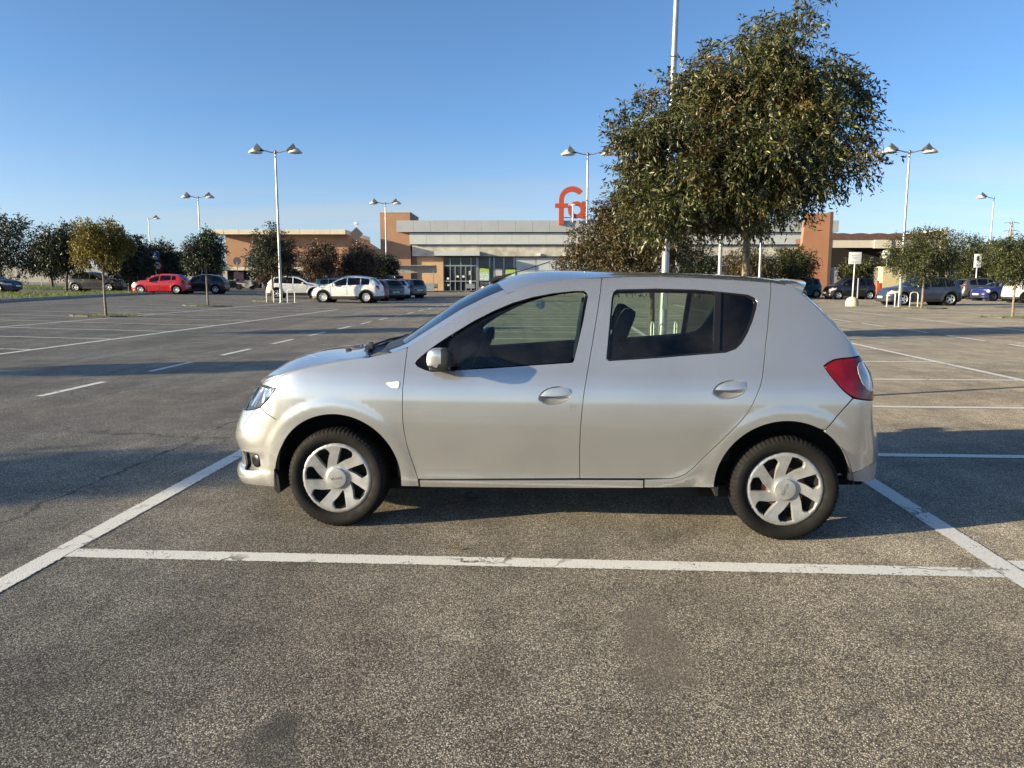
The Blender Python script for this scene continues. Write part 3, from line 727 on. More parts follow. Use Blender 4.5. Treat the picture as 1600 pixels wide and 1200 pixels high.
SCREEN=glass('windscreen glass',(.62,.70,.66),2.1)
GLASSM=glass('green tinted car glass',(.70,.81,.73))
CLEAR=glass('clear lamp lens',(.93,.95,.97))
CHROME=mat('chrome reflector',(.75,.76,.78),.12,1.,var=.06)
REDL=new_mat('red lamp lens'); _t=NT(REDL); _b=_t.bsdf(Base_Color=_t.ramp(_t.noise(14,4,.6,_t.coord()),[(.35,(.11,.002,.005)),(.7,(.21,.004,.008))]),Roughness=.16,Coat_Weight=.35)
WHITEL=mat('pale reversing lamp lens',(.45,.43,.41),.12,coat=1.,var=.2,scale=25)
AMBER=mat('clear side repeater',(.75,.73,.68),.15,coat=1.)
TRIMS=mat('silver wheel trim',(.40,.40,.39),.36,.5,var=.2,scale=14,coat=.3)
STEEL=mat('dark steel wheel',(.012,.012,.012),.9,spec=.2)
RUST=mat('rusty brake drum',(.20,.075,.045),.8,var=.4,scale=30,bump=.4,bscale=200)
GALV0=mat('bare wheel nut steel',(.3,.3,.3),.4,.7)
ENGR=mat('dark lettering',(.06,.06,.06),.5)
car=empty('silver_hatchback',(-.961,5.252,0),R(-5.49),'silver five-door hatchback parked side-on in the marked bay in front','car')
PN=Panels(MAIN)
SM,SX=MAIN.smin,MAIN.smax
fwin_out=[(0.479,0.98),(0.489,1.0),(0.555,1.058),(0.609,1.097),(0.663,1.133),(0.804,1.22),(0.913,1.276),(1.03,1.326),(1.148,1.360),(1.266,1.382),(1.385,1.395),(1.445,1.396),(1.464,1.386),(1.470,1.369),(1.442,1.212),(1.413,1.084),(1.394,1.004),(1.385,0.993),(1.161,0.976),(0.929,0.958),(0.718,0.944),(0.639,0.937),(0.583,0.934),(0.545,0.943),(0.496,0.962)]
fwin_in=[(0.674,1.108),(0.698,1.131),(0.805,1.200),(0.914,1.256),(1.031,1.306),(1.148,1.341),(1.267,1.364),(1.377,1.377),(1.437,1.377),(1.451,1.362),(1.423,1.197),(1.372,1.006),(1.161,0.990),(0.928,0.972),(0.725,0.956),(0.675,0.952),(0.668,1.025)]
rwin_out=[(1.614,1.388),(1.636,1.404),(1.86,1.409),(2.088,1.404),(2.269,1.388),(2.382,1.376),(2.419,1.360),(2.433,1.331),(2.425,1.296),(2.4,1.23),(2.368,1.164),(2.331,1.106),(2.297,1.075),(2.241,1.055),(2.075,1.041),(1.853,1.022),(1.591,1.004),(1.575,1.017),(1.59,1.182),(1.605,1.35)]
rwin_in=[(1.626,1.386),(1.642,1.393),(1.859,1.398),(2.087,1.394),(2.196,1.389),(2.17,1.063),(2.075,1.053),(1.853,1.034),(1.608,1.015),(1.589,1.022),(1.602,1.182),(1.616,1.35)]
qwin_in=[(2.232,1.383),(2.37,1.366),(2.403,1.351),(2.413,1.327),(2.406,1.296),(2.384,1.235),(2.353,1.172),(2.319,1.117),(2.288,1.087),(2.236,1.069),(2.207,1.067)]
gapF=[(.427,1.066),(.424,1.0),(.421,.916),(.416,.83),(.415,.756),(.416,.67),(.421,.593),(.431,.53),(.444,.475),(.462,.41),(.480,.35),(.492,.305)]
gapB=[(1.549,1.470),(1.538,1.372),(1.525,1.28),(1.511,1.192),(1.495,1.09),(1.479,.994),(1.465,.91),(1.453,.831),(1.444,.75),(1.438,.673),(1.434,.59),(1.432,.511),(1.433,.42),(1.435,.334)]
gapR=[(2.520,1.443),(2.516,1.396),(2.506,1.34),(2.494,1.274),(2.480,1.19),(2.465,1.11),(2.456,1.055),(2.447,1.002),(2.434,.928),(2.421,.882),(2.401,.831),(2.379,.78),(2.353,.733),(2.323,.692),(2.290,.655),(2.186,.540),(2.103,.450),(2.065,.408),(2.030,.377),(1.990,.356),(1.945,.345)]
doorbot=[(.492,.305),(.74,.312),(.974,.320),(1.435,.334),(1.774,.341),(1.945,.345)]
edgeH=[(-.55,.833),(-.47,.853),(-.382,.880),(-.259,.919),(-.109,.956),(.033,.985),(.205,1.012),(.337,1.040)]
edgeA=[(.337,1.040),(.430,1.073),(.599,1.177),(.752,1.268),(.910,1.342),(.999,1.378),(1.07,1.406),(1.143,1.431),(1.25,1.452),(1.382,1.467),(1.549,1.473)]
edgeR=[(1.549,1.473),(1.70,1.476),(1.863,1.477),(2.04,1.472),(2.208,1.464),(2.36,1.455),(2.520,1.443),(2.63,1.428)]
edgeD=[(2.63,1.428),(2.691,1.382),(2.774,1.309),(2.88,1.197),(2.95,1.127),(3.012,1.065),(3.045,1.037)]
cF=(0.007,.300);cR=(2.571,.306)
def arc(c,r,a0,a1,n): return [(c[0]+r*math.cos(R(a0+(a1-a0)*i/n)),c[1]+r*math.sin(R(a0+(a1-a0)*i/n))) for i in range(n+1)]
archF=arc(cF,.384,-6,137,34)      # from the sill over the wheel to the bumper joint
archFb=arc(cF,.386,137,192,14)
archR=arc(cR,.382,181,58.5,30)
archRb=arc(cR,.380,58.5,8,12)
# doors, wings, sill
fender=[(-.358,.829)]+[(-.45,.832),(-.545,.831)]+edgeH[1:]+[(.427,1.070)]+gapF[1:]+[(.497,.258),(.40,.257)]+archF+[(-.364,.642),(-.43,.672),(-.492,.702),(-.416,.756),(-.366,.808)]
PN.piece('front_wing',fender,SILVER,car,res=.026)
fdoor=gapF+doorbot[1:4]+gapB[::-1][1:]+edgeA[::-1][1:-1]
rdoor=gapB+doorbot[4:]+gapR[::-1][1:]+edgeR[::-1][2:-1]
def ell(c,a,b,n=28,rot=0.):
    o=[]
    for i in range(n):
        t=2*math.pi*i/n; x,y=a*math.cos(t),b*math.sin(t); o.append((c[0]+x*math.cos(rot)-y*math.sin(rot),c[1]+x*math.sin(rot)+y*math.cos(rot)))
    return o
def handle_poly(u,z):
    P=[(-.095,-.018),(-.088,.006),(-.066,.030),(-.03,.047),(.01,.053),(.055,.053),(.084,.046),(.096,.028),(.094,.004),(.076,-.022),(.045,-.040),(.0,-.050),(-.05,-.052),(-.082,-.044)]
    return [q[:2] for q in catmull([(u+a,z+b+.05*a) for a,b in P+[P[0]]],3)[:-1]]
hF=handle_poly(1.290,.812);hR=handle_poly(2.254,.858)
DF=PN.piece('front_door',fdoor,SILVER,car,[fwin_out,hF],res=.026)
DR=PN.piece('rear_door',rdoor,SILVER,car,[rwin_out,hR],res=.026)
quarter=gapR[::-1]+edgeR[-1:]+edgeD[1:]+[(3.00,1.0355),(2.942,1.031),(2.89,1.028),(2.841,1.021),(2.806,1.006),(2.777,.987),(2.805,.94),(2.855,.876),(2.881,.849),(2.911,.826),(2.928,.815),(2.855,.735)]+[(2.775,.640)]+archR[::-1][1:]+[(2.19,.298),(1.80,.288),(1.80,.336)]
PN.piece('rear_wing',quarter,SILVER,car,res=.026)
sill=[(.503,.299),(.74,.305),(.974,.312),(1.435,.326),(1.795,.334),(1.795,.287),(1.436,.277),(.973,.266),(.503,.2565)]
PN.piece('sill',sill,SILVER,car,d=.003,rim=.05)
for sd,dF,dR in ((-1,DF[0],DR[0]),(1,DF[1],DR[1])):
    for d_,wo,holes in ((dF,fwin_out,[fwin_in]),(dR,rwin_out,[rwin_in,qwin_in])):
        PN.piece('window_surround',wo,BLACKG,d_,holes,d=-.004,gap=.0005,rim=.03,sides=(sd,),hgap=.001)
        for h in holes:
            g=PN.piece('window_glass',h,GLASSM,d_,d=-.011,gap=-.004,rim=0,sides=(sd,),res=.06)
            if h is qwin_in:
                g[0].data.materials[0]=glass('dark rear quarter glass',(.16,.18,.18)) if 'dark rear quarter glass' not in MATS else MATS['dark rear quarter glass']
    # handle: scooped cup with the lever across its upper half
    for d_,hp,(uc,zc) in ((dF,hF,(1.290,.812)),(dR,hR,(2.254,.858))):
        def cup(u,z,uc=uc,zc=zc):
            k=((u-uc)/.097)**2+((z-zc-.0)/.054)**2; e=-.030*max(0.,1-k)**.6
            x,y,q=MAIN(u,z); return (x,y+e-.0005,q)
        Panels(cup).piece('handle_cup',hp,SILVER,d_,gap=.0003,rim=0,sides=(sd,),res=.008,fine=.012)
        lev=[(uc-.083,zc-.002),(uc-.06,zc+.024),(uc-.028,zc+.040),(uc+.01,zc+.046),(uc+.055,zc+.047),(uc+.08,zc+.040),(uc+.088,zc+.022),(uc+.086,zc+.008),(uc+.05,zc+.002),(uc,zc-.002)]
        def lv(u,z,uc=uc,zc=zc):
            x,y,q=MAIN(u,z); k=min(1.,abs(u-uc-.005)/.09); return (x,y+.010*(1-k**3)+.002-.10*max(0,.012-abs(z-zc-.004))**1.,q)
        Panels(lv).piece('door_handle',lev,SILVER,d_,gap=.0,rim=.012,sides=(sd,),res=.012,fine=.012)
    if sd<0:
        x,y,z=MAIN(1.388,.743); MB().lathe([(.0,.0055),(.009,.005),(.0135,.003),(.015,-.002)],20,'Y').build('lock',CHROME,dF).location=(x,-y-.0,z)
        dF.children[-1].rotation_euler=(0,0,0); dF.children[-1].scale=(1,-1,1)
    rp_=PN.piece('side_repeater',[(.318,.865),(.325,.872),(.392,.880),(.396,.872),(.392,.846),(.384,.841),(.350,.842)],AMBER,car,d=.004,gap=0,rim=.006,sides=(sd,),res=.02)
# lamps, bumpers, grille
def lampset(nm,poly,mlens,d=-.002,inner=None):
    pass
head=[(-.362,.827),(-.45,.829),(-.55,.828),(-.70,.812),(-.85,.796),(-.985,.785),(-.99,.735),(-.97,.672),(-.90,.656),(-.80,.655),(-.66,.667),(-.545,.687),(-.497,.704),(-.42,.755),(-.372,.806)]
bowl=lambda u,z:(lambda q:(q[0]+.0,q[1],q[2]))(MAIN(u,z,-.05))
HL=PN.piece('headlight',head,CLEAR,car,d=-.002,rim=.004,res=.03)
for k_,sd in ((0,-1),(1,1)):
    Panels(lambda u,z:MAIN(u,z,-.055-.02*math.sin(38*u+9*z))).piece('reflector',head,CHROME,HL[k_],gap=.012,rim=0,sides=(sd,),res=.03)
    PN.piece('lamp_frame',head,BLACKG,HL[k_],[inset([Vector(p) for p in head],.011)],d=-.003,gap=.001,rim=.05,sides=(sd,))
    PN.piece('indicator_block',[(-.62,.69),(-.56,.70),(-.60,.80),(-.74,.79),(-.78,.69)],BLACKG,HL[k_],d=-.035,gap=.0,rim=.02,sides=(sd,))
FOGP=mat('grey bumper insert',(.06,.058,.054),.5,var=.3,scale=12)
fog=[(-.700,.405),(-.690,.414),(-.530,.415),(-.516,.404),(-.520,.318),(-.532,.304),(-.66,.297),(-.685,.304)]
gr_l=[(-.90,.46),(SM,.47),(SM,.29),(-.88,.29),(-.86,.31),(-.865,.44)]
fbump=[(-.259,.591),(-.30,.613),(-.364,.640),(-.43,.669),(-.494,.699),(-.545,.683),(-.66,.663),(-.80,.651),(-.90,.652),(-.985,.664),(SM,.665),(SM,.47),(-.90,.46),(-.865,.44),(-.86,.31),(-.88,.29),(SM,.29),(SM,.20),(-1.0,.20),(-.8,.203),(-.66,.208),(-.515,.213),(-.375,.215)]+archFb[::-1]
FB=PN.piece('front_bumper',fbump,SILVER,car,[fog],gap=.001,rim=.012,res=.024,join=True)[0]
for sd in (-1,1):
    Panels(lambda u,z:MAIN(u,z,-.03)).piece('fog_recess',fog,FOGP,FB,gap=-.004,rim=0,sides=(sd,),res=.02)
    x,y,z=MAIN(-.60,.355,-.028); (nx,ny)=MAIN.plan(-.60)[1]
    fl_=MB().lathe([(0,.004),(.036,.004),(.042,.0),(.045,-.012)],20).build('fog_lamp_blank',BLACKG,FB); fl_.location=(x,sd*y,z)
    fl_.rotation_euler=Vector((nx,sd*ny,0)).to_track_quat('Z','Y').to_euler()
PN.piece('lower_grille',gr_l,BLACKP,FB,d=-.03,gap=0,rim=0,join=True)
PN.piece('upper_grille',[(-1.0,.664),(SM,.668),(SM,.782),(-.995,.783)],BLACKP,car,d=-.02,gap=0,rim=0,join=True)
for k in range(3):
    z_=.69+.032*k; PN.piece('grille_bar',[(-1.0,z_),(SM,z_),(SM,z_+.012),(-1.0,z_+.012)],CHROME,car,d=-.008,gap=0,rim=.01,join=True)
PN.piece('number_plate',[(SM+.26,.50),(SM,.50),(SM,.61),(SM+.26,.61)],mat('white number plate',(.7,.7,.68),.4),car,d=.012,gap=0,rim=.01,join=True)
tail=[(2.781,.986),(2.81,1.003),(2.842,1.017),(2.89,1.024),(2.942,1.027),(3.00,1.0315),(3.05,1.031),(3.12,1.02),(3.22,.985),(3.28,.96),(3.28,.83),(3.20,.797),(3.12,.792),(3.05,.797),(2.989,.805),(2.945,.815),(2.915,.829),(2.884,.852),(2.859,.878),(2.809,.941)]
white=[(2.984,.945),(2.988,.975),(3.005,.993),(3.04,1.003),(3.10,1.0),(3.20,.968),(3.265,.945),(3.265,.855),(3.15,.845),(3.07,.848),(3.03,.862),(3.0,.895)]
TL=PN.piece('tail_light',tail,REDL,car,[white],d=.003,rim=.02,res=.025)
for k_,sd in ((0,-1),(1,1)):
    PN.piece('light_rim',inset([Vector(p) for p in white],-.006),WHITEL,TL[k_],[inset([Vector(p) for p in white],.002)],d=.0045,gap=0,rim=.004,sides=(sd,))
    PN.piece('reversing_lens',white,WHITEL,TL[k_],d=.0,gap=.001,rim=.004,sides=(sd,),res=.03)
rbump=[(2.781,.640),(2.857,.731),(2.932,.811),(2.987,.801),(3.05,.793),(3.12,.788),(3.20,.793),(3.285,.80),(3.32,.70),(3.36,.63),(SX,.62),(SX,.40),(3.4,.415),(3.2,.430),(3.097,.428),(3.021,.405),(2.955,.389)]+archRb[::-1][1:]
RB=PN.piece('rear_bumper',rbump,SILVER,car,gap=.001,rim=.014,res=.026,join=True)[0]
PN.piece('bumper_valance',[(2.948,.384),(3.021,.400),(3.097,.423),(3.2,.425),(3.4,.410),(SX,.395),(SX,.30),(3.3,.305),(3.1,.325),(3.0,.335),(2.945,.345)],mat('worn grey bumper plastic',(.30,.30,.29),.5,.2),RB,d=-.004,gap=.001,rim=.02,join=True)
# ---- upper skin: bonnet, cowl, screens, roof, tailgate
VS=[-1+2*i/24 for i in range(25)]
def row(e,dx,dz,pw=2.6,yw=1.,d=0.):
    x,y,z=MAIN(*e); return [(x+dx*(1-v*v),-y*v*yw,z+dz*(1-abs(v)**pw)+d) for v in VS]
def front_row(u0,z0,z1):
    o=[]
    for v in VS:
        a=abs(v); u=SM+(u0-SM)*a**.93; x,y,z=MAIN(u,z1+(z0-z1)*a**1.5); o.append((x,-math.copysign(y,v) if a>1e-6 else 0.,z))
    return o
def lerp_row(a,b,t): return [tuple(p+(q-p)*t for p,q in zip(A,B)) for A,B in zip(a,b)]
f0=front_row(-.55,.833,.800)
rows=[f0]
nB=16
for i,e in enumerate(polyline(edgeH[:7],[k/nB for k in range(nB+1)])):
    t=i/nB
    g=row(e,-.155-.07*smooth(0,1,1-t),.012+.032*math.sin(math.pi*min(1,t*1.1+.12)),2.4)
    w=(1-smooth(0,.55,t))
    sh=[(p[0]+(MAIN(*e)[0]-MAIN(*edgeH[0])[0])*.9,p[1]*MAIN(*e)[1]/MAIN(*edgeH[0])[1],p[2]+(MAIN(*e)[2]-MAIN(*edgeH[0])[2])*(1.15-.0*t)) for p in f0]
    rows.append(lerp_row(g,sh,w) if i else lerp_row(g,sh,1.))
rows=rows[1:]
# keep a shut line between bonnet and wing
rows=[[(p[0],p[1]*.9955,p[2]+.001) for p in r] for r in rows]
grid_obj('bonnet',rows,SILVER,car,.012)
lastb=rows[-1]
# two black washer jets near the rear of the bonnet
for v in (8,16):
    p=rows[-4][v]; MB().box((-.018,-.014,-.003),(.018,.014,.013),bev=.005).build('washer_jet',BLACKP,car).location=p
wbase=row(edgeA[0],-.175,.010,2.2,.995)
cow=[]
for k in range(5):
    t=k/4; r=lerp_row(lastb,wbase,t); cow.append([(p[0],p[1]*.99,p[2]-.035*math.sin(math.pi*t)-.012*(1-t)) for p in r])
grid_obj('cowl',cow,BLACKP,car,.01)
# windscreen with painted pillars along its edges
eA=[edgeA[0]]+edgeA[1:6]
ws=[]
nW=14
for i,e in enumerate(polyline(eA,[k/nW for k in range(nW+1)])):
    t=i/nW; ws.append(row(e,-.175+.055*t,.010+.062*smooth(0,1,t),2.2))
def cols(rows,a,b): return [r[a:b] for r in rows]
grid_obj('windscreen',cols(ws[2:],2,23),SCREEN,car)
grid_obj('windscreen_frit',[[(p[0],p[1],p[2]) for p in r] for r in cols(ws[:3],2,23)],BLACKP,car)
for a_,b_ in ((0,3),(22,25)): grid_obj('windscreen_pillar',[[(p[0],p[1]*.9965,p[2]-.002) for p in r] for r in cols(ws,a_,b_)],SILVER,car)
for a,b in ((2,4),(21,23)):
    grid_obj('windscreen_seal',[[(p[0],p[1],p[2]-.004) for p in r] for r in cols(ws,a,b)],BLACKG,car)
rf=[ws[-1]]; eR=edgeA[5:]+edgeR[1:]
nR=26
for i,e in enumerate(polyline(eR,[k/nR for k in range(nR+1)])):
    if i==0: continue
    t=i/nR; rf.append([(p[0],p[1]*.9965,p[2]-.002) for p in row(e,-.12*(1-smooth(0,.55,t))+.04*smooth(.7,1,t),.072-.038*smooth(0,.5,t),2.3)])
grid_obj('roof',rf,SILVER,car)
hl=[[(p[0],p[1]*.97,p[2]-.035) for p in r] for r in rf]
grid_obj('headlining',hl,mat('grey headlining',(.10,.105,.11),.9),car,flip=True)
# roof joints
for v in (3,21):
    MB().tube([(r[v][0],r[v][1],r[v][2]-.001) for r in rf[10:]],.004,6).build('roof_moulding',BLACKP,car)
# spoiler
last=rf[-1]; sp=MB(); n=len(VS); V=[];F=[]
for p,v in zip(last,VS):
    k=1-.25*abs(v)**6
    V+=[(p[0]-.02,p[1]*.985,p[2]+.004),(p[0]+.045,p[1]*.98,p[2]+.006),(p[0]+.118*k,p[1]*.965,p[2]+.001),(p[0]+.112*k,p[1]*.965,p[2]-.012),(p[0]+.07,p[1]*.97,p[2]-.070),(p[0]+.01,p[1]*.97,p[2]-.05)]
for i in range(n-1):
    for k in range(5): F.append((i*6+k,i*6+k+1,(i+1)*6+k+1,(i+1)*6+k))
F+= [tuple(range(6)),tuple(range((n-1)*6,n*6))[::-1]]
sp.add(V,F,True); so=sp.build('roof_spoiler',SILVER,car); so.data.polygons[len(F)-1].use_smooth=False; so.data.polygons[len(F)-2].use_smooth=False
# tailgate
tg=[]
tt=[(2.70,1.374,.10,.02),(2.774,1.309,.11,.015),(2.88,1.197,.12,.01),(2.95,1.127,.12,.006),(3.012,1.065,.115,.004),(3.06,1.035,.11,.0)]
for u,z,dx_,dz_ in tt: tg.append(row((u,z),dx_,dz_,2.4,.996))
for u,z in ((3.18,.99),(3.28,.94),(3.285,.82),(3.31,.72),(3.36,.635)):
    o=[]
    for v in VS:
        a=abs(v); uu=SX+(u-SX)*a; x,y,_=MAIN(uu,z,.003); o.append((x,-math.copysign(y,v) if a>1e-6 else 0.,z))
    tg.append(o)
grid_obj('tailgate',cols(tg,0,4),SILVER,car,.012); grid_obj('tailgate',cols(tg,21,25),SILVER,car,.012)
grid_obj('tailgate',[r[3:22] for r in tg[4:]],SILVER,car,.012)
grid_obj('rear_window',[r[3:22] for r in tg[:5]],MATS['dark rear quarter glass'],car)
MB().box((0,-.26,-.055),(.012,.26,.055)).build('rear_number_plate',MATS['white number plate'],car).location=(MAIN(SX,.72)[0]+.004,0,.72)
# ---- door mirrors
for sd in (-1,1):
    mr=MB()
    sec=[]
    base=Vector((.60,sd*.835,1.015))
    def ring(cx,cy,cz,a,b,n=16,pw=2.6):
        o=[]
        for i in range(n):
            t=2*math.pi*i/n; c,s_=math.cos(t),math.sin(t)
            o.append((cx+a*math.copysign(abs(c)**(2/pw),c),cy,cz+b*math.copysign(abs(s_)**(2/pw),s_)))
        return o
    # shell: rounded box, seen from the side as an upright egg
    ys=[(.845,.030,.026),(.862,.058,.048),(.875,.064,.054),(.90,.070,.060),(.93,.072,.063),(.96,.073,.064),(1.000,.073,.063),(1.014,.070,.060),(1.021,.060,.050),(1.024,.030,.026),(1.0245,.0,.0)]
    L=[]
    for y_,a,b in ys: L.append(ring(.655+.018*smooth(1.0,1.024,y_),sd*(y_-.01),1.026,a*.90,b*.92,72,3.3))
    n_=72; V=[p for r in L for p in r]; F=[(i*n_+k,i*n_+(k+1)%n_,(i+1)*n_+(k+1)%n_,(i+1)*n_+k) for i in range(len(L)-1) for k in range(n_)]
    Fs=[];Fb=[]
    for f in F:
        c=sum((Vector(V[i]) for i in f),Vector())/4
        (Fs if (c.x<.672 and c.z>.992 and abs(c.y)>.86) else Fb).append(f)
    mo=link(bpy.data.objects.new('door_mirror',None),car)
    for nm,ff,mm in (('mirror_cap',Fs,SILVER),('mirror_housing',Fb,BLACKP)):
        b=MB(); b.add(V,ff,True); b.build(nm,mm,mo)
    MB().box((.58,-.04,.945),(.70,.04,.985),Matrix.Translation((0,sd*.86,0)),.014).build('mirror_foot',BLACKP,mo)
    MB().box((.708,-.065,.975),(.716,.065,1.078),Matrix.Translation((0,sd*.925,0))).build('mirror_glass',CHROME,mo)
PN.piece('window_sticker',ell((1.195,1.322),.026,.026,20),mat('round white sticker',(.55,.56,.55),.6,var=.6,scale=60),DF[0],d=-.014,gap=0,rim=0,sides=(-1,),res=.02)
# ---- aerial and wipers
ab=Vector((.86,-.0,1.462)); MB().tube([ab+Vector((-.03,0,-.015)),ab,ab+Vector((.10,0,.035))],[.022,.016,.006],8).tube([ab+Vector((.10,0,.035)),ab+Vector((.36,0,.115))],.0035,6).build('roof_aerial',BLACKP,car)
for y0,y1,xo in ((-.30,.28,.0),(.22,.62,.02)):
    MB().tube([(.08+xo,y0,1.035),(.13+xo,(y0+y1)/2,1.058),(.17+xo,y1,1.058)],.007,6).box((.05,y0-.03,1.01),(.10,y0+.03,1.04)).build('wiper',BLACKP,car)
# ---- wheels
def tyre_mesh():
    n=210; prof=[(.200,.052),(.207,.066),(.222,.083),(.248,.092),(.270,.090),(.285,.082),(.2945,.068),(.2975,.045),(.2985,.0),(.2975,-.06),(.288,-.083),(.25,-.092),(.20,-.07),(.192,-.05)]
    V=[];F=[]
    for i,(r,y) in enumerate(prof):
        for k in range(n):
            a=2*math.pi*k/n; rr=r
            if i in (5,6,7) and k%3==0: rr-=.0040*(1.2 if i==6 else 1)
            if i==8 and k%3==0: rr-=.003
            if i==3 and k%4==0: rr-=.001
            V.append((rr*math.cos(a),-y,rr*math.sin(a)))
    for i in range(len(prof)-1):
        for k in range(n): F.append((i*n+k,i*n+(k+1)%n,(i+1)*n+(k+1)%n,(i+1)*n+k))
    b=MB(); b.add(V,F,False); me=b.mesh('tyre',RUBBER)
    me.polygons.foreach_set('use_smooth',[abs(p.center.y)>.0 and math.hypot(p.center.x,p.center.z)<.272 for p in me.polygons]); return me
def trim_mesh():
    Rt=.213
    outer=[(Rt*math.cos(2*math.pi*k/84),Rt*math.sin(2*math.pi*k/84)) for k in range(84)]
    holes=[]
    for k in range(7):
        a0=k*360/7+1
        pol=[(.895,a0+28.5),(.915,a0+17),(.895,a0+6),(.82,a0+1.5),(.73,a0-.5),(.55,a0+12),(.385,a0+32),(.375,a0+37),(.41,a0+38),(.65,a0+32)]
        holes.append([(r*Rt*math.cos(R(a)),r*Rt*math.sin(R(a))) for r,a in pol])
    V2,F,loops=fill(outer,holes,.012,.012)
    dep=spline([(0,.0),(.06,.001),(.07,-.006),(.10,-.004),(.14,.002),(.175,.006),(.200,.008),(.207,.005),(.213,-.004)])
    P=lambda x,y:(x,-.070-dep(math.hypot(x,y)),y)
    b=MB(); b.add([P(*v) for v in V2],F,True)
    for li,L in enumerate(loops):
        c=sum((Vector(q) for q in L),Vector((0,0)))/len(L); n=len(L)
        V=[]
        for q in L:
            q=Vector(q)
            if li==0: e=[q,q,q]; dd=[0,.004,.02]
            else:
                w=(c-q)*.10; e=[q,q+w*.9,q+w]; dd=[0,.008,.030]
            for s_,d_ in zip(e,dd):
                p=P(q.x,q.y); V.append((s_.x,p[1]+d_,s_.y))
        b.add(V,[(3*i+k,3*((i+1)%n)+k,3*((i+1)%n)+k+1,3*i+k+1) for i in range(n) for k in (0,1)],False)
    return b.mesh('wheel_trim',TRIMS)
TYRE=tyre_mesh(); TRIM=trim_mesh()
HUB=MB().lathe([(.0,-.0785),(.055,-.0785),(.0590,-.0775),(.0605,-.073),(.061,-.066)],40,'Y').mesh('hub_cap',TRIMS)
RIM=MB().lathe([(.03,-.03),(.10,-.028),(.13,-.018),(.165,-.012),(.178,-.05),(.196,-.066),(.200,-.055),(.192,.05),(.15,.06)],40,'Y').mesh('rim',STEEL)
DRUM=MB().lathe([(.0,-.05),(.05,-.05),(.052,-.040),(.118,-.036),(.122,.02)],28,'Y')
NUT=MB().lathe([(0,-.050),(.009,-.050),(.011,-.025)],6,'Y').mesh('wheel_nut',GALV0)
TXT=text_mesh('DACIA',.021,.0006,1.15); TXT.materials.clear(); TXT.materials.append(ENGR)
for x,sd,rot,br in ((0.004,-1,5,0),(2.579,-1,2,1),(0.004,1,40,0),(2.579,1,15,1)):
    w=link(bpy.data.objects.new('wheel',None),car); w.location=(x,sd*.752,.2965)
    if sd>0: w.rotation_euler=(0,0,math.pi)
    ty=link(bpy.data.objects.new('tyre',TYRE),w)
    t_=link(bpy.data.objects.new('wheel_trim',TRIM),w); t_.rotation_euler=(0,-R(rot)*0,0)
    link(bpy.data.objects.new('rim',RIM),w); link(bpy.data.objects.new('hub_cap',HUB),w)
    link(bpy.data.objects.new('brake',DRUM.mesh('brake',RUST if br else STEEL)),w)
    tx=link(bpy.data.objects.new('lettering',TXT),w); tx.location=(0,-.0788,0)
    tx.matrix_local=Matrix.Translation((0,-.0788,0))@Matrix.Rotation(R(-188 if br==0 else -68),4,'Y')@Matrix.Rotation(R(90),4,'X')
    for k in range(4):
        a=2*math.pi*k/4+.5; nb=link(bpy.data.objects.new('wheel_nut',NUT),w); nb.location=(.085*math.cos(a),0,.085*math.sin(a))
for c_,nm in ((cF,1),(cR,2)):
    for sd in (-1,1):
        b=MB(); n=36; V=[];F=[]
        yo=[.846 if nm==1 else .838,.80,.66,.56]
        for k in range(n+1):
            a=R((-9 if nm==1 else 3)+((198 if nm==1 else 182))*k/n)
            for j,y_ in enumerate(yo):
                r=.381 if j==0 else .392
                V.append((c_[0]+r*math.cos(a),sd*(y_-.022),c_[1]+r*math.sin(a)))
            V.append((c_[0],sd*.56,c_[1]-.1))
        for k in range(n):
            for j in range(4): F.append((k*5+j,(k+1)*5+j,(k+1)*5+j+1,k*5+j+1))
        b.add(V,F,True); b.build('wheel_well',WELL,car)
# mud flaps in front of the front wheels and behind sills
for sd in (-1,1):
    MB().prism([(-.380,.34),(-.355,.30),(-.345,.205),(-.360,.190),(-.383,.22)],sd*.60,sd*.822).build('wheel_liner_flap',WELL,car)
    MB().prism([(2.185,.30),(2.212,.30),(2.212,.25),(2.199,.245)],sd*.66,sd*.826).build('wheel_liner_flap',WELL,car)
# ---- underside and cabin
MB().box((-.66,-.56,.17),(2.95,.56,.24)).box((.46,-.70,.21),(2.12,.70,.30)).build('floor_pan',WELL,car)
MB().box((-.55,-.50,.24),(.30,.50,.80)).build('engine_block',WELL,car)
MB().tube([(1.9,-.3,.2),(3.15,-.35,.24)],.03,8).build('exhaust_pipe',STEEL,car)
LIN=mat('dark door lining',(.03,.032,.035),.85)
Panels(lambda u,z:MAIN(u,z,-.055)).piece('cabin_lining',[(.36,.30),(2.15,.30),(2.15,.72),(3.0,.72),(3.0,1.0),(2.60,1.0),(2.30,1.00),(2.24,1.03),(1.6,.985),(1.39,.968),(.65,.925),(.36,.92)],LIN,car,gap=0,rim=0,res=.08)
Panels(lambda u,z:MAIN(u,z,-.035)).piece('cabin_lining',[(2.46,1.0),(2.98,1.0),(2.94,1.07),(2.84,1.17),(2.74,1.28),(2.64,1.40),(2.46,1.43),(2.45,1.3)],LIN,car,gap=0,rim=0,res=.08)
dsh=[(.16,.70),(.16,1.0),(.24,1.035),(.50,1.025),(.60,.99),(.64,.93),(.60,.86),(.66,.70)]
MB().prism(dsh,-.72,.72).build('dashboard',DASH,car)
MB().prism([(.45,1.02),(.50,1.062),(.60,1.058),(.655,1.01),(.64,.97),(.48,.97)],-.56,-.16).build('instrument_hood',DASH,car)
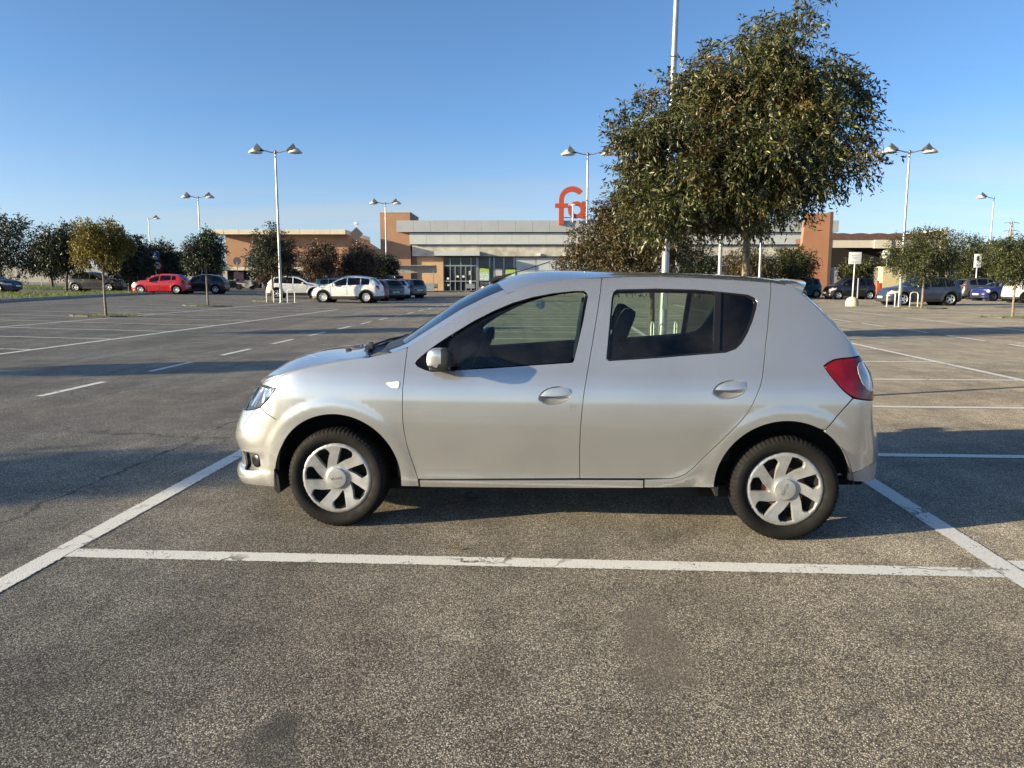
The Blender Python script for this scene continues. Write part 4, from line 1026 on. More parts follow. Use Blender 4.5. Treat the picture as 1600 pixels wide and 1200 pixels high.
# steering wheel
sw=MB(); M_=Matrix.Translation((.80,-.36,.985))@Matrix.Rotation(R(-66),4,'Y')
sw.tube([(0.185*math.cos(2*math.pi*k/32),.185*math.sin(2*math.pi*k/32),0) for k in range(33)],.016,8,False,M_)
sw.box((-.185,-.02,-.012),(.0,.02,.012),M_,.006).box((-.02,-.18,-.012),(.02,.18,.012),M_,.006).lathe([(0,.03),(.06,.025),(.075,0),(.05,-.04)],16,'Z',M_).tube([(0,0,-.02),(0,0,-.25)],.03,8,True,M_)
sw.build('steering_wheel',BLACKP,car)
def seat(nm,x,y,w,rest=True,lean=18,h=.60,z0=.52):
    s_=link(bpy.data.objects.new(nm,None),car); s_.location=(x,y,z0)
    MB().box((-.25,-w/2,-.18),(.27,w/2,.02),None,.06).build('cushion',CLOTH,s_)
    Mb=Matrix.Translation((.25,0,-.04))@Matrix.Rotation(R(lean),4,'Y')
    MB().box((-.07,-w/2,0),(.07,w/2,h),Mb,.06).build('backrest',CLOTH,s_)
    return s_,Mb
for y in (-.36,.36):
    s_,Mb=seat('front_seat',1.18,y,.50,lean=20,h=.62)
    MB().box((-.045,-.13,.66),(.045,.13,.86),Mb,.04).tube([(0,-.06,.6),(0,-.06,.7)],.007,6,M=Mb).tube([(0,.06,.6),(0,.06,.7)],.007,6,M=Mb).build('headrest',CLOTH,s_)
s_,Mb=seat('rear_seat',2.05,0,1.26,lean=24,h=.58,z0=.56)
for y in (-.40,.40):
    MB().box((-.04,y-.12,.56),(.04,y+.12,.70),Mb,.035).build('headrest',CLOTH,s_)
MB().box((2.36,-.6,.95),(2.85,.6,.965)).build('parcel_shelf',LIN,car)
for sd in (-1,1):
    MB().prism([(1.425,1.33),(1.445,1.33),(1.405,1.0),(1.382,1.0)],0,.004,'Y',Matrix.Translation((0,sd*.60,0))@Matrix.Translation((0,0,0))).build('seat_belt',mat('grey seat belt',(.50,.47,.38),.8) if 'grey seat belt' not in MATS else MATS['grey seat belt'],car)
    pl=Panels(lambda u,z:MAIN(u,z,-.04)); pl.piece('pillar_lining',[(1.405,.97),(1.59,.98),(1.615,1.39),(1.60,1.44),(1.48,1.44),(1.455,1.36)],LIN,car,gap=0,rim=.0,sides=(sd,),res=.08)
# ------------------------------------------------------------------ lamp posts and hoops
GALV=mat('galvanised steel',(.36,.37,.37),.42,.55,var=.15,scale=5)
WHITEP=mat('white painted steel',(.70,.70,.67),.45,var=.12,scale=4)
SHADE=mat('dark grey lamp shade',(.075,.075,.08),.5)
BOWL=mat('pale lamp bowl',(.55,.54,.50),.35)
def lamp_head_meshes():
    b=MB().lathe([(.0,.0),(.40,.0),(.41,.03),(.30,.14),(.17,.26),(.09,.30)],16)
    s_=MB(); s_.add([(-.10,-.34,.05),(-.10,.34,.05),(.42,-.30,.16),(.42,.30,.16),(.10,0,.56),(.40,0,.20)],[(0,2,4),(1,4,3),(0,4,1),(2,5,4),(3,4,5),(0,1,3,5,2)])
    s_.tube([(.12,0,.12),(.5,0,.14)],.05,8)
    return b.mesh('lamp_bowl',BOWL),s_.mesh('lamp_shade',SHADE)
BOWLM,SHADEM=lamp_head_meshes()
POLE=MB().tube([(0,0,0),(0,0,1.2),(0,0,8.72)],[.095,.085,.052],12).lathe([(.15,0),(.15,.02),(.10,.03)],12).mesh('pole',GALV)
HATCH=MB().box((-.05,-.098,.8),(.05,-.075,1.15)).mesh('service_hatch',GALV)
ARM=MB().tube([(0,0,8.66),(.25,0,8.66),(.55,0,8.74),(.85,0,8.80)],.032,8).lathe([(.075,8.58),(.085,8.66),(.06,8.76),(.0,8.78)],10).mesh('arm',GALV)
def lamp_post(label,x,y,sides=(-1,1),lean=0.,sc=1.):
    z=zg(x); o=empty('lamp_post',(x,y,z),0,label,'lamp post','tall twin and single lamp posts'); o.rotation_euler=(0,R(lean),0); o.scale=(sc,sc,sc)
    for n_,m_ in (('pole',POLE),('service_hatch',HATCH)): link(bpy.data.objects.new(n_,m_),o)
    for s_ in sides:
        a=link(bpy.data.objects.new('arm',ARM),o); a.scale=(s_,1,1)
        h_=link(bpy.data.objects.new('lamp_head',None),o); h_.location=(s_*1.16,0,8.62); h_.scale=(-s_,1,1)
        link(bpy.data.objects.new('lamp_bowl',BOWLM),h_); link(bpy.data.objects.new('lamp_shade',SHADEM),h_)
    return o
lamp_post('nearest lamp post, rising through the big tree crown and out of the picture',3.40,17.4,lean=.9)
lamp_post('twin-arm lamp post with hoops beside the bushy dark tree on the left',-13.72,46)
lamp_post('twin-arm lamp post with hoops in front of the blue-grey car',21.15,42.2,sc=.945)
lamp_post('twin-arm lamp post rising behind the small dark green tree on the left',-29.4,73.7)
lamp_post('twin-arm lamp post in front of the tall tower of the shop',-12.25,76)
lamp_post('far single-arm lamp post above the blue crossing sign',-48.2,104,(1,))
lamp_post('single-arm lamp post on the right, between the green trees',42.85,70,(-1,))
lamp_post('twin-arm lamp post half hidden by the brownish tree, above the orange letters',4.40,46)
lamp_post('lamp post standing just left of the big tree trunk',8.55,32)
lamp_post('thin lamp post seen right of the big tree trunk',14.66,46)
lamp_post('lamp post cut off by the left edge of the picture',-49.2,73)
lamp_post('very far single-arm lamp post left of the crossing sign',-74.6,158,(-1,))
def hoop_mesh():
    w=.16; return MB().tube([(-w,0,-.02),(-w,0,.62),(-w*.8,0,.71),(-w*.35,0,.75),(w*.35,0,.75),(w*.8,0,.71),(w,0,.62),(w,0,-.02)],.02,8).mesh('hoop_guard',WHITEP)
HOOP=hoop_mesh()
def hoops(x,y,who,d=.45,rz=0.,s_=1.,hz=.73):
    for k,w_ in ((-1,'left'),(1,'right')):
        o=link(bpy.data.objects.new('hoop_guard',HOOP)); o.location=(x+k*d,y-.1,zg(x+k*d)); o.rotation_euler=(0,0,rz); o.scale=(s_,s_,hz)
        tag(o,f'steel hoop guard on the {w_} of {who}','guard','hoop guards at lamp posts')
hoops(3.40,17.3,'the nearest lamp post behind the car',.26,R(66),.8,.70)
hoops(-13.72,46,'the lamp post by the bushy dark tree',.62,0,1.35,1.05)
hoops(21.15,42.0,'the lamp post before the blue-grey car',.62,0,1.35,1.05)
# ------------------------------------------------------------------ signs, bollards, small things
POSTG=mat('grey sign post',(.30,.30,.30),.5,.3)
SIGNW=mat('white sign face',(.72,.72,.70),.4,var=.06)
SIGNR=mat('red sign face',(.48,.03,.035),.4,var=.08)
SIGNB=mat('blue sign face',(.03,.10,.36),.4,var=.08)
SIGNK=mat('black sign print',(.02,.02,.02),.5)
def post(o,h,r=.03,m=None): return MB().tube([(0,0,-.02),(0,0,h)],r,8).build('post',m or POSTG,o)
def ngon(n,r,a0=0.): return [(r*math.cos(a0+2*math.pi*k/n),r*math.sin(a0+2*math.pi*k/n)) for k in range(n)]
s=empty('parking_sign',(19.0,43.2,0),0,'white square sign panel on a white post standing in a rounded cream concrete foot','sign')
MB().lathe([(0,.52),(.14,.50),(.27,.42),(.33,.28),(.35,.0)],18).build('concrete_foot',mat('cream concrete foot',(.55,.50,.34),.8,bump=.2),s)
MB().tube([(0,0,.4),(.02,0,2.2),(.045,0,2.9)],.035,8).build('post',WHITEP,s)
MB().box((-.33,-.03,2.32),(.37,.0,2.97),None,.015).build('panel',SIGNW,s)
GREYP=mat('faded grey print',(.42,.42,.42),.6)
for k,(a,b_,c) in enumerate(((-.24,2.78,.26),(-.18,2.68,.2),(-.10,2.60,.12),(-.25,2.42,.28))): MB().box((a,-.036,b_),(c,-.031,b_+.035)).build('faded_print',GREYP,s)
p_=empty('thin_post',(19.9,44.6,0),0,'thin grey post just right of the white sign panel','post'); post(p_,1.55,.04)
s=empty('road_signs',(-29.3,64,zg(-29.3)),0,'blue crossing sign above a round red-edged sign on one post, left','sign'); post(s,3.3)
cs=MB().box((-.36,-.05,2.62),(.36,-.02,3.34),None,.02).build('crossing_sign',SIGNB,s)
MB().prism([(-.27,2.70),(.27,2.70),(0,3.24)],-.056,-.051).build('white_triangle',SIGNW,cs)
MB().prism([(-.05,2.98),(.05,2.98),(.04,2.88),(.12,2.76),(.05,2.76),(0,2.85),(-.08,2.76),(-.14,2.76),(-.05,2.88)],-.060,-.057).lathe([(0,.03),(.035,0),(0,-.03)],8,'Z',Matrix.Translation((0,-.058,3.03))).build('walking_figure',SIGNK,cs)
lr=MB().prism([(x+.17,z+2.18) for x,z in ngon(24,.38)],-.05,-.02).build('limit_sign',SIGNR,s)
MB().prism([(x+.17,z+2.18) for x,z in ngon(24,.27)],-.056,-.051).build('white_disc',SIGNW,lr)
tm=text_mesh('15',.36,.002); tm.materials.clear(); tm.materials.append(SIGNK); to=link(bpy.data.objects.new('numerals',tm),lr); to.matrix_local=Matrix.Translation((.17,-.059,2.18))@Matrix.Rotation(R(90),4,'X')
s=empty('round_sign',(-29.3,83,zg(-29.3)),0,'dark round sign seen from behind above the parked scooters','sign'); post(s,2.9,.04); MB().prism([(x,z+3.0) for x,z in ngon(24,.42)],-.02,.01).build('sign_disc',mat('dark sign back',(.05,.05,.055),.6),s)
s=empty('yield_sign',(15.9,67,0),0,'red-edged give way triangle just above the roof of the silver car','sign'); post(s,2.7,.035,WHITEP)
y_=MB().prism([(-.52,3.5),(.52,3.5),(0,2.6)],-.06,-.03).build('give_way_triangle',SIGNR,s); MB().prism([(-.36,3.41),(.36,3.41),(0,2.79)],-.066,-.061).build('white_triangle',SIGNW,y_)
s=empty('yield_sign',(20.85,41.7,0),0,'small triangular sign on the lamp post in front of the blue-grey car','sign'); post(s,2.45,.025,WHITEP); MB().prism([(-.30,2.55),(.22,2.62),(.02,2.15)],-.06,-.03).build('give_way_triangle',SIGNR,s); MB().prism([(-.22,2.52),(.15,2.57),(.01,2.24)],-.066,-.061).build('white_triangle',SIGNW,s)
s=empty('panel_sign',(34.6,57.9,0),0,'narrow white upright sign above the dark grey wagon on the right','sign'); post(s,3.0,.04,WHITEP)
pn=MB().box((-.27,-.05,2.35),(.27,-.02,3.35),None,.015).build('panel',SIGNW,s); MB().box((-.08,-.056,2.85),(.1,-.051,3.2)).build('symbol',SIGNK,pn); MB().box((-.12,-.056,2.5),(.12,-.051,2.6)).build('symbol',GREYP,pn)
BOLM=MB().lathe([(0,.72),(.14,.70),(.22,.60),(.25,.45),(.25,0)],14).mesh('concrete_bollard',mat('pale bollard concrete',(.52,.50,.42),.8))
for k,(x,y,lab) in enumerate(((-28.3,92*.91,'pale round bollard left of the dark passage of the left building'),(-25.8,84,'pale round bollard between the tree trunks before the left building'),(-3.3,90,'pale round bollard right of the glass entrance'),(-2.0,89,'pale round bollard left of the walking person'),(-.9,90,'pale round bollard right of the walking person'),(-23.6,84,'pale round bollard behind the white car on the left'))):
    o=link(bpy.data.objects.new('concrete_bollard',BOLM)); o.location=(x,y,zg(x)); tag(o,lab,'bollard','concrete bollards by the shops')
FENC=mat('grey wire fence steel',(.33,.34,.32),.6,.3)
for k,(xa,xb,y,lab) in enumerate(((-66,-36,80,'grey bar fence behind the far left trees'),)):
    f_=empty('bar_fence',(0,0,0),0,lab,'fence')
    n=int((xb-xa)/2.5)
    for i in range(n+1):
        x=xa+(xb-xa)*i/n; MB().box((x-.04,y-.04,zg(x)-.05),(x+.04,y+.04,zg(x)+2.0)).build('fence_post',FENC,f_)
        if i<n:
            x2=xa+(xb-xa)*(i+1)/n
            for z in (.25,1.9): MB().tube([(x,y,zg(x)+z),(x2,y,zg(x2)+z)],.02,5).build('fence_rail',FENC,f_)
    b=MB()
    k_=int((xb-xa)/.14)
    for i in range(k_):
        x=xa+(xb-xa)*i/k_; b.box((x-.008,y-.008,zg(x)+.1),(x+.008,y+.008,zg(x)+1.95))
    tag(b.build('fence_bars',FENC,f_),kind='stuff')
w=empty('boundary_wall',(0,0,0),0,'low pale precast wall far behind the left fence','wall')
for i in range(16):
    x=-98+i*4; MB().box((x,104,zg(x)-.1),(x+3.96,104.2,zg(x)+1.9)).build('wall_panel',CONC,w)
# lattice mast far right
m_=empty('lattice_mast',(255,400,0),0,'far grey lattice power pylon beyond the trees on the right','pylon')
b=MB()
for sx in (-1,1):
    for sy in (-1,1): b.tube([(3*sx,3*sy,0),(1.0*sx,1.0*sy,18),(.5*sx,.5*sy,31)],.22,4)
for k in range(9):
    z0=k*3.4;z1=z0+3.4;w0=3-2*min(1,z0/18)-.5*max(0,(z0-18)/13);w1=3-2*min(1,z1/18)-.5*max(0,(z1-18)/13)
    b.tube([(-w0,-w0,z0),(w1,-w1,z1)],.14,4).tube([(w0,-w0,z0),(-w1,-w1,z1)],.14,4)
b.build('tower_frame',FENC,m_)
for z in (22,26,30): MB().tube([(-4,0,z),(0,0,z+.7),(4,0,z)],.18,4).build('cross_arm',FENC,m_)
# ------------------------------------------------------------------ buildings
PANEL=mat('grey aluminium cladding',(.42,.43,.43),.45,.25,var=.07,scale=.6)
PANEL2=mat('pale grey cladding',(.50,.51,.50),.5,.15,var=.07,scale=.6)
STAIN=mat('stained pale concrete panel',(.44,.41,.35),.85,var=.32,scale=1.1,bump=.2,bscale=6)
TERRA=mat('terracotta render',(.36,.20,.12),.85,var=.08,scale=.7,bump=.15,bscale=20)
TERRB=mat('orange brick-coloured render',(.38,.175,.095),.85,var=.08,scale=.7,bump=.15,bscale=20)
TAN=mat('warm tan render',(.52,.34,.19),.85,var=.08,scale=.7,bump=.15,bscale=20)
CREAM=mat('cream fascia',(.60,.53,.41),.6,var=.08,scale=.8)
ALU=mat('aluminium door frame',(.45,.46,.46),.35,.6)
DGLASS=new_mat('dark shop glass'); t=NT(DGLASS); t.bsdf(Base_Color=t.ramp(t.noise(.9,4,.6,t.coord()),[(.35,(.012,.016,.018)),(.7,(.035,.045,.05))]),Roughness=.06)
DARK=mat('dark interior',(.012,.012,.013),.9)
LGLASS=mat('pale obscured glass',(.42,.45,.46),.2,var=.12,scale=.8)
ORANGE=mat('orange red letter face',(.42,.068,.026),.4,var=.06)
Y0=95.
shop=empty('supermarket',(0,Y0,0),0,'long low supermarket with grey panelled fascia and brick-coloured corner tower','building')
MB().box((-16.05,.35,-.1),(-12.4,9,9.52)).build('corner_tower',TERRA,shop)
MB().box((-16.12,.28,9.523),(-12.33,9.07,9.62)).build('tower_coping',PANEL2,shop)
MB().box((-12.4,1.3,-.1),(39.4,30,8.3)).build('main_block',PANEL2,shop)
def panel_row(x0,x1,w,z0,z1,y,m,name='fascia_panel',j=.02,th=.18,rev=0.):
    n=max(1,round((x1-x0)/w)); w=(x1-x0)/n
    for i in range(n):
        g=rnd.uniform(-.006,.006); MB().box((x0+i*w+j/2,y+g,z0),(x0+(i+1)*w-j/2,y+th+g,z1)).build(name,m,shop)
panel_row(-13.95,39.4,2.05,7.16,8.53,-.55,PANEL)
MB().box((-13.9,-.36,7.2),(39.35,1.29,8.5)).build('fascia_backing',DARK,shop)
panel_row(-12.45,39.4,2.05,5.72,7.06,-.15,PANEL2)
MB().box((-12.4,.035,5.75),(39.35,1.29,7.1)).build('fascia_backing',DARK,shop)
panel_row(-12.2,39.4,6.2,4.30,5.60,.30,STAIN,'concrete_panel')
MB().box((-12.4,.49,5.0),(39.35,1.29,5.7)).build('fascia_backing',DARK,shop)
MB().box((-12.35,.9,-.1),(-11.7,1.28,4.28)).build('wall',TERRA,shop)
MB().box((-11.69,.75,-.1),(-8.47,1.28,4.27)).build('wall',TAN,shop)
MB().box((-9.35,-1.3,4.32),(-3.9,.29,4.86)).build('entrance_canopy',PANEL2,shop)
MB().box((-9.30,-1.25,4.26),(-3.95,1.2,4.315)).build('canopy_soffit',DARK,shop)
# glazed entrance
ent=MB().box((-8.40,1.0,0),(-4.35,1.27,4.25)).build('entrance_glazing',DGLASS,shop)
for x in (-8.43,-7.62,-7.0,-6.3,-5.7,-5.05,-4.37): MB().box((x-.045,.9,0),(x+.045,1.0,3.2 if x in(-7.0,-5.7) else 4.2)).build('door_post',ALU,ent)
for z,hh in ((3.10,.14),(1.22,.12),(.02,.10)): MB().box((-8.38,.86,z),(-4.40,.905,z+hh)).build('door_rail',ALU,ent)
for k,(x,z,m__) in enumerate(((-7.9,1.5,SIGNW),(-5.2,2.05,GREYP),(-5.15,.9,SIGNW),(-7.85,.7,GREYP),(-6.7,1.75,SIGNW),(-6.0,1.75,SIGNW))): MB().box((x-.14,.85,z-.02),(x+.14,.858,z+(.5 if k in(1,2) else .22))).build('notice',m__,ent)
MB().box((-4.30,.95,0),(.30,1.27,4.25)).build('shop_front',mat('dark grey shop front',(.10,.105,.11),.5),shop)
for x in (-4.2,-2.75,-2.2,-1.0,.25): MB().box((x-.06,.88,0),(x+.06,.95,4.2)).build('shop_front_post',ALU,shop)
POSTG_=new_mat('green and white poster'); t=NT(POSTG_); v=t.coord('Generated'); sx=t.n('ShaderNodeSeparateXYZ'); t.l(v,sx.inputs[0])
c=t.ramp(sx.outputs[2],[(0.,(.45,.52,.45)),(.12,(.62,.66,.60)),(.62,(.50,.60,.52)),(.74,(.35,.50,.10)),(.82,(.42,.52,.04)),(1.,(.45,.55,.05))])
c=t.mix(t.ramp(t.noise(9,3,.5,v),[(.45,0.),(.6,.6)]),c,(.10,.28,.22)); t.bsdf(Base_Color=c,Roughness=.4)
for x0,x1,z0,z1,lab in ((-4.0,-2.82,1.35,2.85,1),(-.8,.42,1.28,2.78,2)):
    po=MB().box((x0-.08,.80,z0-.08),(x1+.08,.86,z1+.08)).build('poster_frame',DARK,shop); MB().box((x0,.785,z0),(x1,.797,z1)).build('poster',POSTG_,po)
MB().box((-2.05,.80,1.95),(-1.2,.86,2.8)).build('notice_board',GREYP,shop)
for i in range(12):
    x=.45+i*2.55
    if x<13: MB().box((x,.90,2.62),(x+2.45,1.0,4.1)).build('window_pane',LGLASS,shop); MB().box((x,.85,.3),(x+2.45,.95,2.5)).build('wall_panel',PANEL2,shop)
MB().box((.3,.80,2.50),(13.2,.95,2.615)).build('window_rail',ALU,shop)
MB().box((13.3,.6,0),(39.4,1.28,4.28)).build('wall',mat('pale green grey wall',(.36,.38,.35),.8),shop)
dr=MB().box((18.6,.45,0),(20.2,.6,3.1)).build('side_door',DARK,shop)
for x in (18.4,20.3,16.4): MB().box((x-.18,.3,0),(x+.18,.58,4.0)).build('pillar',PANEL2,shop)
MB().box((20.7,.5,2.0),(25.5,.6,4.0)).build('shop_window',DGLASS,shop); MB().box((20.6,.42,1.85),(25.6,.49,2.05)).build('window_sill',SIGNW,shop)
MB().box((13.8,.42,1.9),(16.0,.55,2.6)).build('yellow_banner',mat('yellow green banner',(.45,.42,.06),.6),shop)
for k in range(2): MB().box((3.1+k*3.2,.05,4.35),(3.5+k*3.2,.25,4.65)).build('wall_lamp',SIGNW,shop)
# rooftop letters f and a, solid
sg=empty('rooftop_letters',(0,94.3,0),0,'big orange red letters standing on the supermarket roof edge','sign')
def strip(cx,cz,r0,r1,a0,a1,n=22): return [(cx+r1*math.cos(R(a0+(a1-a0)*i/n)),cz+r1*math.sin(R(a0+(a1-a0)*i/n))) for i in range(n+1)]+[(cx+r0*math.cos(R(a1+(a0-a1)*i/n)),cz+r0*math.sin(R(a1+(a0-a1)*i/n))) for i in range(n+1)]
lf=link(bpy.data.objects.new('letter_f',None),sg)
MB().prism([(5.62,8.0),(6.22,8.0),(6.22,10.9),(5.62,10.9)],-.28,.28).build('stem',ORANGE,lf)
MB().prism(strip(7.22,10.9,1.0,1.6,180,38),-.28,.28).build('hook',ORANGE,lf)
MB().prism([(5.15,10.02),(6.75,10.02),(6.75,10.5),(5.15,10.5)],-.30,.30).build('crossbar',ORANGE,lf)
la=link(bpy.data.objects.new('letter_a',None),sg)
MB().prism(strip(7.72,9.75,.52,1.0,0,359.9,36),-.26,.26).build('bowl',ORANGE,la); MB().prism([(8.35,8.72),(8.85,8.72),(8.85,10.75),(8.35,10.75)],-.27,.27).build('stem',ORANGE,la)
MB().tube([(6.22,0,8.85),(8.9,0,8.85)],.06,6).tube([(7.0,0,8.3),(7.0,0,8.85)],.06,6).build('frame',ALU,sg)
fl=empty('white_shaft',(7.3,94.0,0),0,'thin white pipe with a small head in front of the orange letters','shaft'); MB().tube([(0,0,8.3),(0,0,10.3)],.09,8).box((-.26,-.1,10.2),(.26,.1,10.42),None,.05).build('shaft',WHITEP,fl)  # thin white shaft with a head, set at the roof; its purpose is unknown
# trolley shelters with curved roof
def shelter(label,x0,x1,y,n):
    s=empty('trolley_shelter',((x0+x1)/2,y,zg(x0)),0,label,'shelter'); L=x1-x0; w=L/n
    prof=[(0,2.15),(.15,2.55),(.6,2.9),(1.2,3.02),(1.8,2.98)]
    for i in range(n):
        b=MB(); b.prism([(-a,z) for a,z in prof]+[(-a,z-.03) for a,z in prof[::-1]],-L/2+i*w+.03,-L/2+(i+1)*w-.03,'X'); b.V=[(v[0],v[1]+.9,v[2]) for v in b.V]; b.build('roof_sheet',LGLASS,s)
    for i in range(n+1): MB().tube([(-L/2+i*w,.9-a,z+.02) for a,z in prof],.035,6).build('roof_rib',ALU,s)
    for x in (-L/2+.3,L/2-.3): MB().box((x-.05,-.05,-.05),(x+.05,.05,2.95)).build('shelter_post',ALU,s)
    tr=MB()
    MB().box((-L/2+.3,.3,.0),(L/2-.3,.36,.9)).build('side_rail',ALU,s)
    return s
shelter('covered trolley shelter with curved grey roof left of the glass entrance',-14.2,-8.9,91,4)
shelter('covered trolley shelter with curved roof seen right of the near lamp post',20.8,27.6,84,4)
WIRE=mat('trolley wire steel',(.45,.44,.43),.35,.7)
TRO=MB()
for i in range(7): TRO.box((-.26,-.38+i*.12,.45),(.26,-.37+i*.12,.95))
TRO.box((-.27,-.40,.92),(.27,.42,.95)).box((-.27,-.40,.44),(.27,.42,.46)).tube([(-.27,.5,1.02),(.27,.5,1.02)],.02,6).box((-.25,-.38,.12),(.25,.4,.15)).box((-.25,.36,.12),(-.22,.4,.95)).box((.22,.36,.12),(.25,.4,.95))
TROM=TRO.mesh('basket',WIRE)
WHL=MB().lathe([(.0,-.02),(.06,-.02),(.06,.02),(0,.02)],10,'Y').mesh('wheel',RUBBER)
for k in range(7):
    lab=['first','second','third','fourth','fifth','sixth','seventh'][k]
    o=empty('shopping_trolley',(-11.2+k*.52+(3.4 if k>4 else 0),92.2,0),0,f'wire shopping trolley, {lab} from the left of those by the glass entrance','trolley','trolleys by the entrance')
    link(bpy.data.objects.new('basket',TROM),o)
    for x in (-.22,.22):
        for y in (-.3,.35): q=link(bpy.data.objects.new('wheel',WHL),o); q.location=(x,y,.06)
REDB=mat('reddish plant box',(.26,.11,.08),.8,var=.3,scale=3)
for x0,x1,lab in ((-3.9,-2.3,'low reddish planter below the left poster'),(-.6,1.4,'low reddish planter below the right poster')):
    o=empty('planter',((x0+x1)/2,93.6,0),0,lab,'planter'); h=(x1-x0)/2; MB().box((-h,-.25,0),(h,.25,.62),None,.03).build('box',REDB,o)
    V,F=leaves([(x,0,.7,.22) for x in np.linspace(-h+.2,h-.2,6)],700,.12,9); link(bpy.data.objects.new('plants',fast_mesh('plants',V,F,LEAFR)),o)
# pavement in front of the shops
PAV=mat('pale paving',(.27,.26,.24),.85,var=.15,scale=.8)
tag(MB().box((-20,92.4,-.05),(40,95.6,.12)).build('pavement',PAV),kind='structure')
# --- left building
lb=empty('terracotta_shop',(0,92,0),0,'low brick-coloured shop with long cream roof fascia on the left','building')
MB().box((-34.3,1.6,-.1),(-19.6,16,6.74)).build('wall',TERRA,lb)
n=9
for i in range(n):
    w=(35.6-19.55)/n; MB().box((-35.6+i*w+.015,-.2,6.75),(-35.6+(i+1)*w-.015,.05,7.32)).build('fascia_panel',CREAM,lb)
MB().box((-35.5,.052,6.77),(-19.6,16,7.28)).build('roof_slab',CREAM,lb)
MB().prism([(-19.59,-.1),(-15.2,-.1),(-15.2,5.1),(-17.6,5.3),(-19.59,6.55)],4,15).build('side_wing',TAN,lb)
wn=MB().box((-31.8,1.45,3.3),(-28.6,1.59,4.35)).build('window',LGLASS,lb); MB().box((-30.3,1.38,3.3),(-30.2,1.45,4.35)).build('mullion',DARK,wn); MB().box((-31.85,1.36,4.352),(-28.55,1.6,4.45)).build('window_head',DARK,wn)
MB().box((-34.4,-.6,2.55),(-21.5,1.58,2.95)).build('canopy',CREAM,lb)
MB().box((-34.2,1.35,.3),(-21.8,1.58,2.53)).build('glazing',DGLASS,lb)
for x in (-34.25,-29.4,-26.6,-22.0): MB().box((x-.12,-.5,0),(x+.12,-.26,2.54)).build('canopy_post',SIGNW,lb)
MB().box((-34.1,1.28,1.3),(-29.5,1.345,1.42)).build('glazing_rail',SIGNW,lb)
pk=MB().box((-33.4,1.2,1.2),(-32.2,1.275,2.4)).build('poster',mat('pink and white poster',(.55,.30,.32),.5,var=.4,scale=2),lb)
MB().box((-28.9,.2,0),(-26.9,1.34,2.54)).build('passage',DARK,lb)
gc=empty('green_cross_sign',(-35.6,90.5,0),0,'bright green pharmacy cross at the left end of the cream fascia','sign')
GCR=mat('green sign plastic',(.05,.50,.06),.4)
MB().box((-.9,0,5.7),(.9,.12,6.2)).box((-.25,.01,5.05),(.25,.11,6.85)).build('cross',GCR,gc); MB().box((-.05,.12,5.8),(.05,1.3,5.95)).build('bracket',ALU,gc)
ds=empty('diamond_sign',(-15.0,75.5,0),0,'dark diamond board with a small white lamp on top, seen between the two shops','sign'); post(ds,5.6,.05)
MB().box((-.45,-.05,-.45),(.45,0,.45),Matrix.Translation((0,0,5.85))@Matrix.Rotation(R(45),4,'Y')).build('diamond_board',mat('dark board',(.06,.06,.065),.5),ds)
MB().tube([(0,0,6.4),(0,0,6.7)],.04,6).box((-.2,-.08,6.7),(.2,.08,6.95),None,.04).build('lamp',WHITEP,ds)
# --- right building
rb=empty('orange_depot',(0,70,0),0,'depot building on the right with orange end wall and wavy brown roof edge','building')
MB().prism([(24.6,-.1),(28.36,-.1),(28.36,7.34),(26.2,7.34),(26.0,4.6),(25.2,3.9),(24.6,2.6)],0,.5).build('end_wall',TERRB,rb)
MB().box((28.365,-.08,-.1),(28.64,.6,7.45)).build('wall_edge',mat('dark wall edge',(.10,.07,.05),.7),rb)
ROOFM=mat('brown corrugated roof',(.12,.065,.05),.7,var=.2,scale=3)
nz_=60; prof=[]
for i in range(nz_+1):
    x=28.66+(38.3-28.66)*i/nz_; prof.append((x,5.50+.09*abs(math.sin((x-28.66)*1.9))+(.20*smooth(36.2,38.3,x))))
MB().prism([(28.66,4.99),(38.3,4.99)]+prof[::-1],-.1,.15).build('roof_edge',ROOFM,rb)
MB().box((28.66,.152,4.99),(38.3,9,5.5)).build('roof',ROOFM,rb)
MB().box((28.65,-.05,4.30),(32.4,.2,4.985)).build('beam',CREAM,rb); MB().box((32.41,-.2,4.25),(33.9,.2,4.985)).build('beam_joint',CREAM,rb); MB().box((33.91,-.05,4.30),(38.4,.2,4.985)).build('beam',CREAM,rb)
MB().box((28.65,3.5,-.1),(38.4,3.8,4.98)).build('back_wall',DARK,rb)
MB().box((28.65,.05,-.1),(33.0,.3,2.55)).build('low_wall',mat('grey render',(.27,.26,.25),.85),rb)
MB().box((33.01,-.8,-.1),(35.1,.5,2.62)).build('store_block',mat('pale yellow render',(.62,.52,.30),.85,var=.06),rb)
MB().box((35.11,-.2,-.1),(39.2,.5,2.3)).build('store_block',CREAM,rb)
MB().box((38.32,-.2,-.1),(38.9,9,5.9)).build('end_pier',CREAM,rb)
MB().lathe([(0,4.45),(.3,4.35),(.42,4.0),(.3,3.7),(0,3.65)],12,'Z',Matrix.Translation((33.2,-.9,-.35))).tube([(33.25,-.9,2.6),(33.25,-.9,3.5)],.05,6).build('vent_cowl',SIGNW,rb)
ot=empty('fuel_tank',(31.9,67.6,0),0,'small upright orange red tank beside the pale yellow store','tank'); MB().box((-.26,-.25,.06),(.26,.25,1.2),None,.08).build('body',mat('orange red tank paint',(.55,.09,.03),.5),ot); MB().tube([(0,0,1.2),(0,0,1.38)],.07,8).build('cap',DARK,ot)
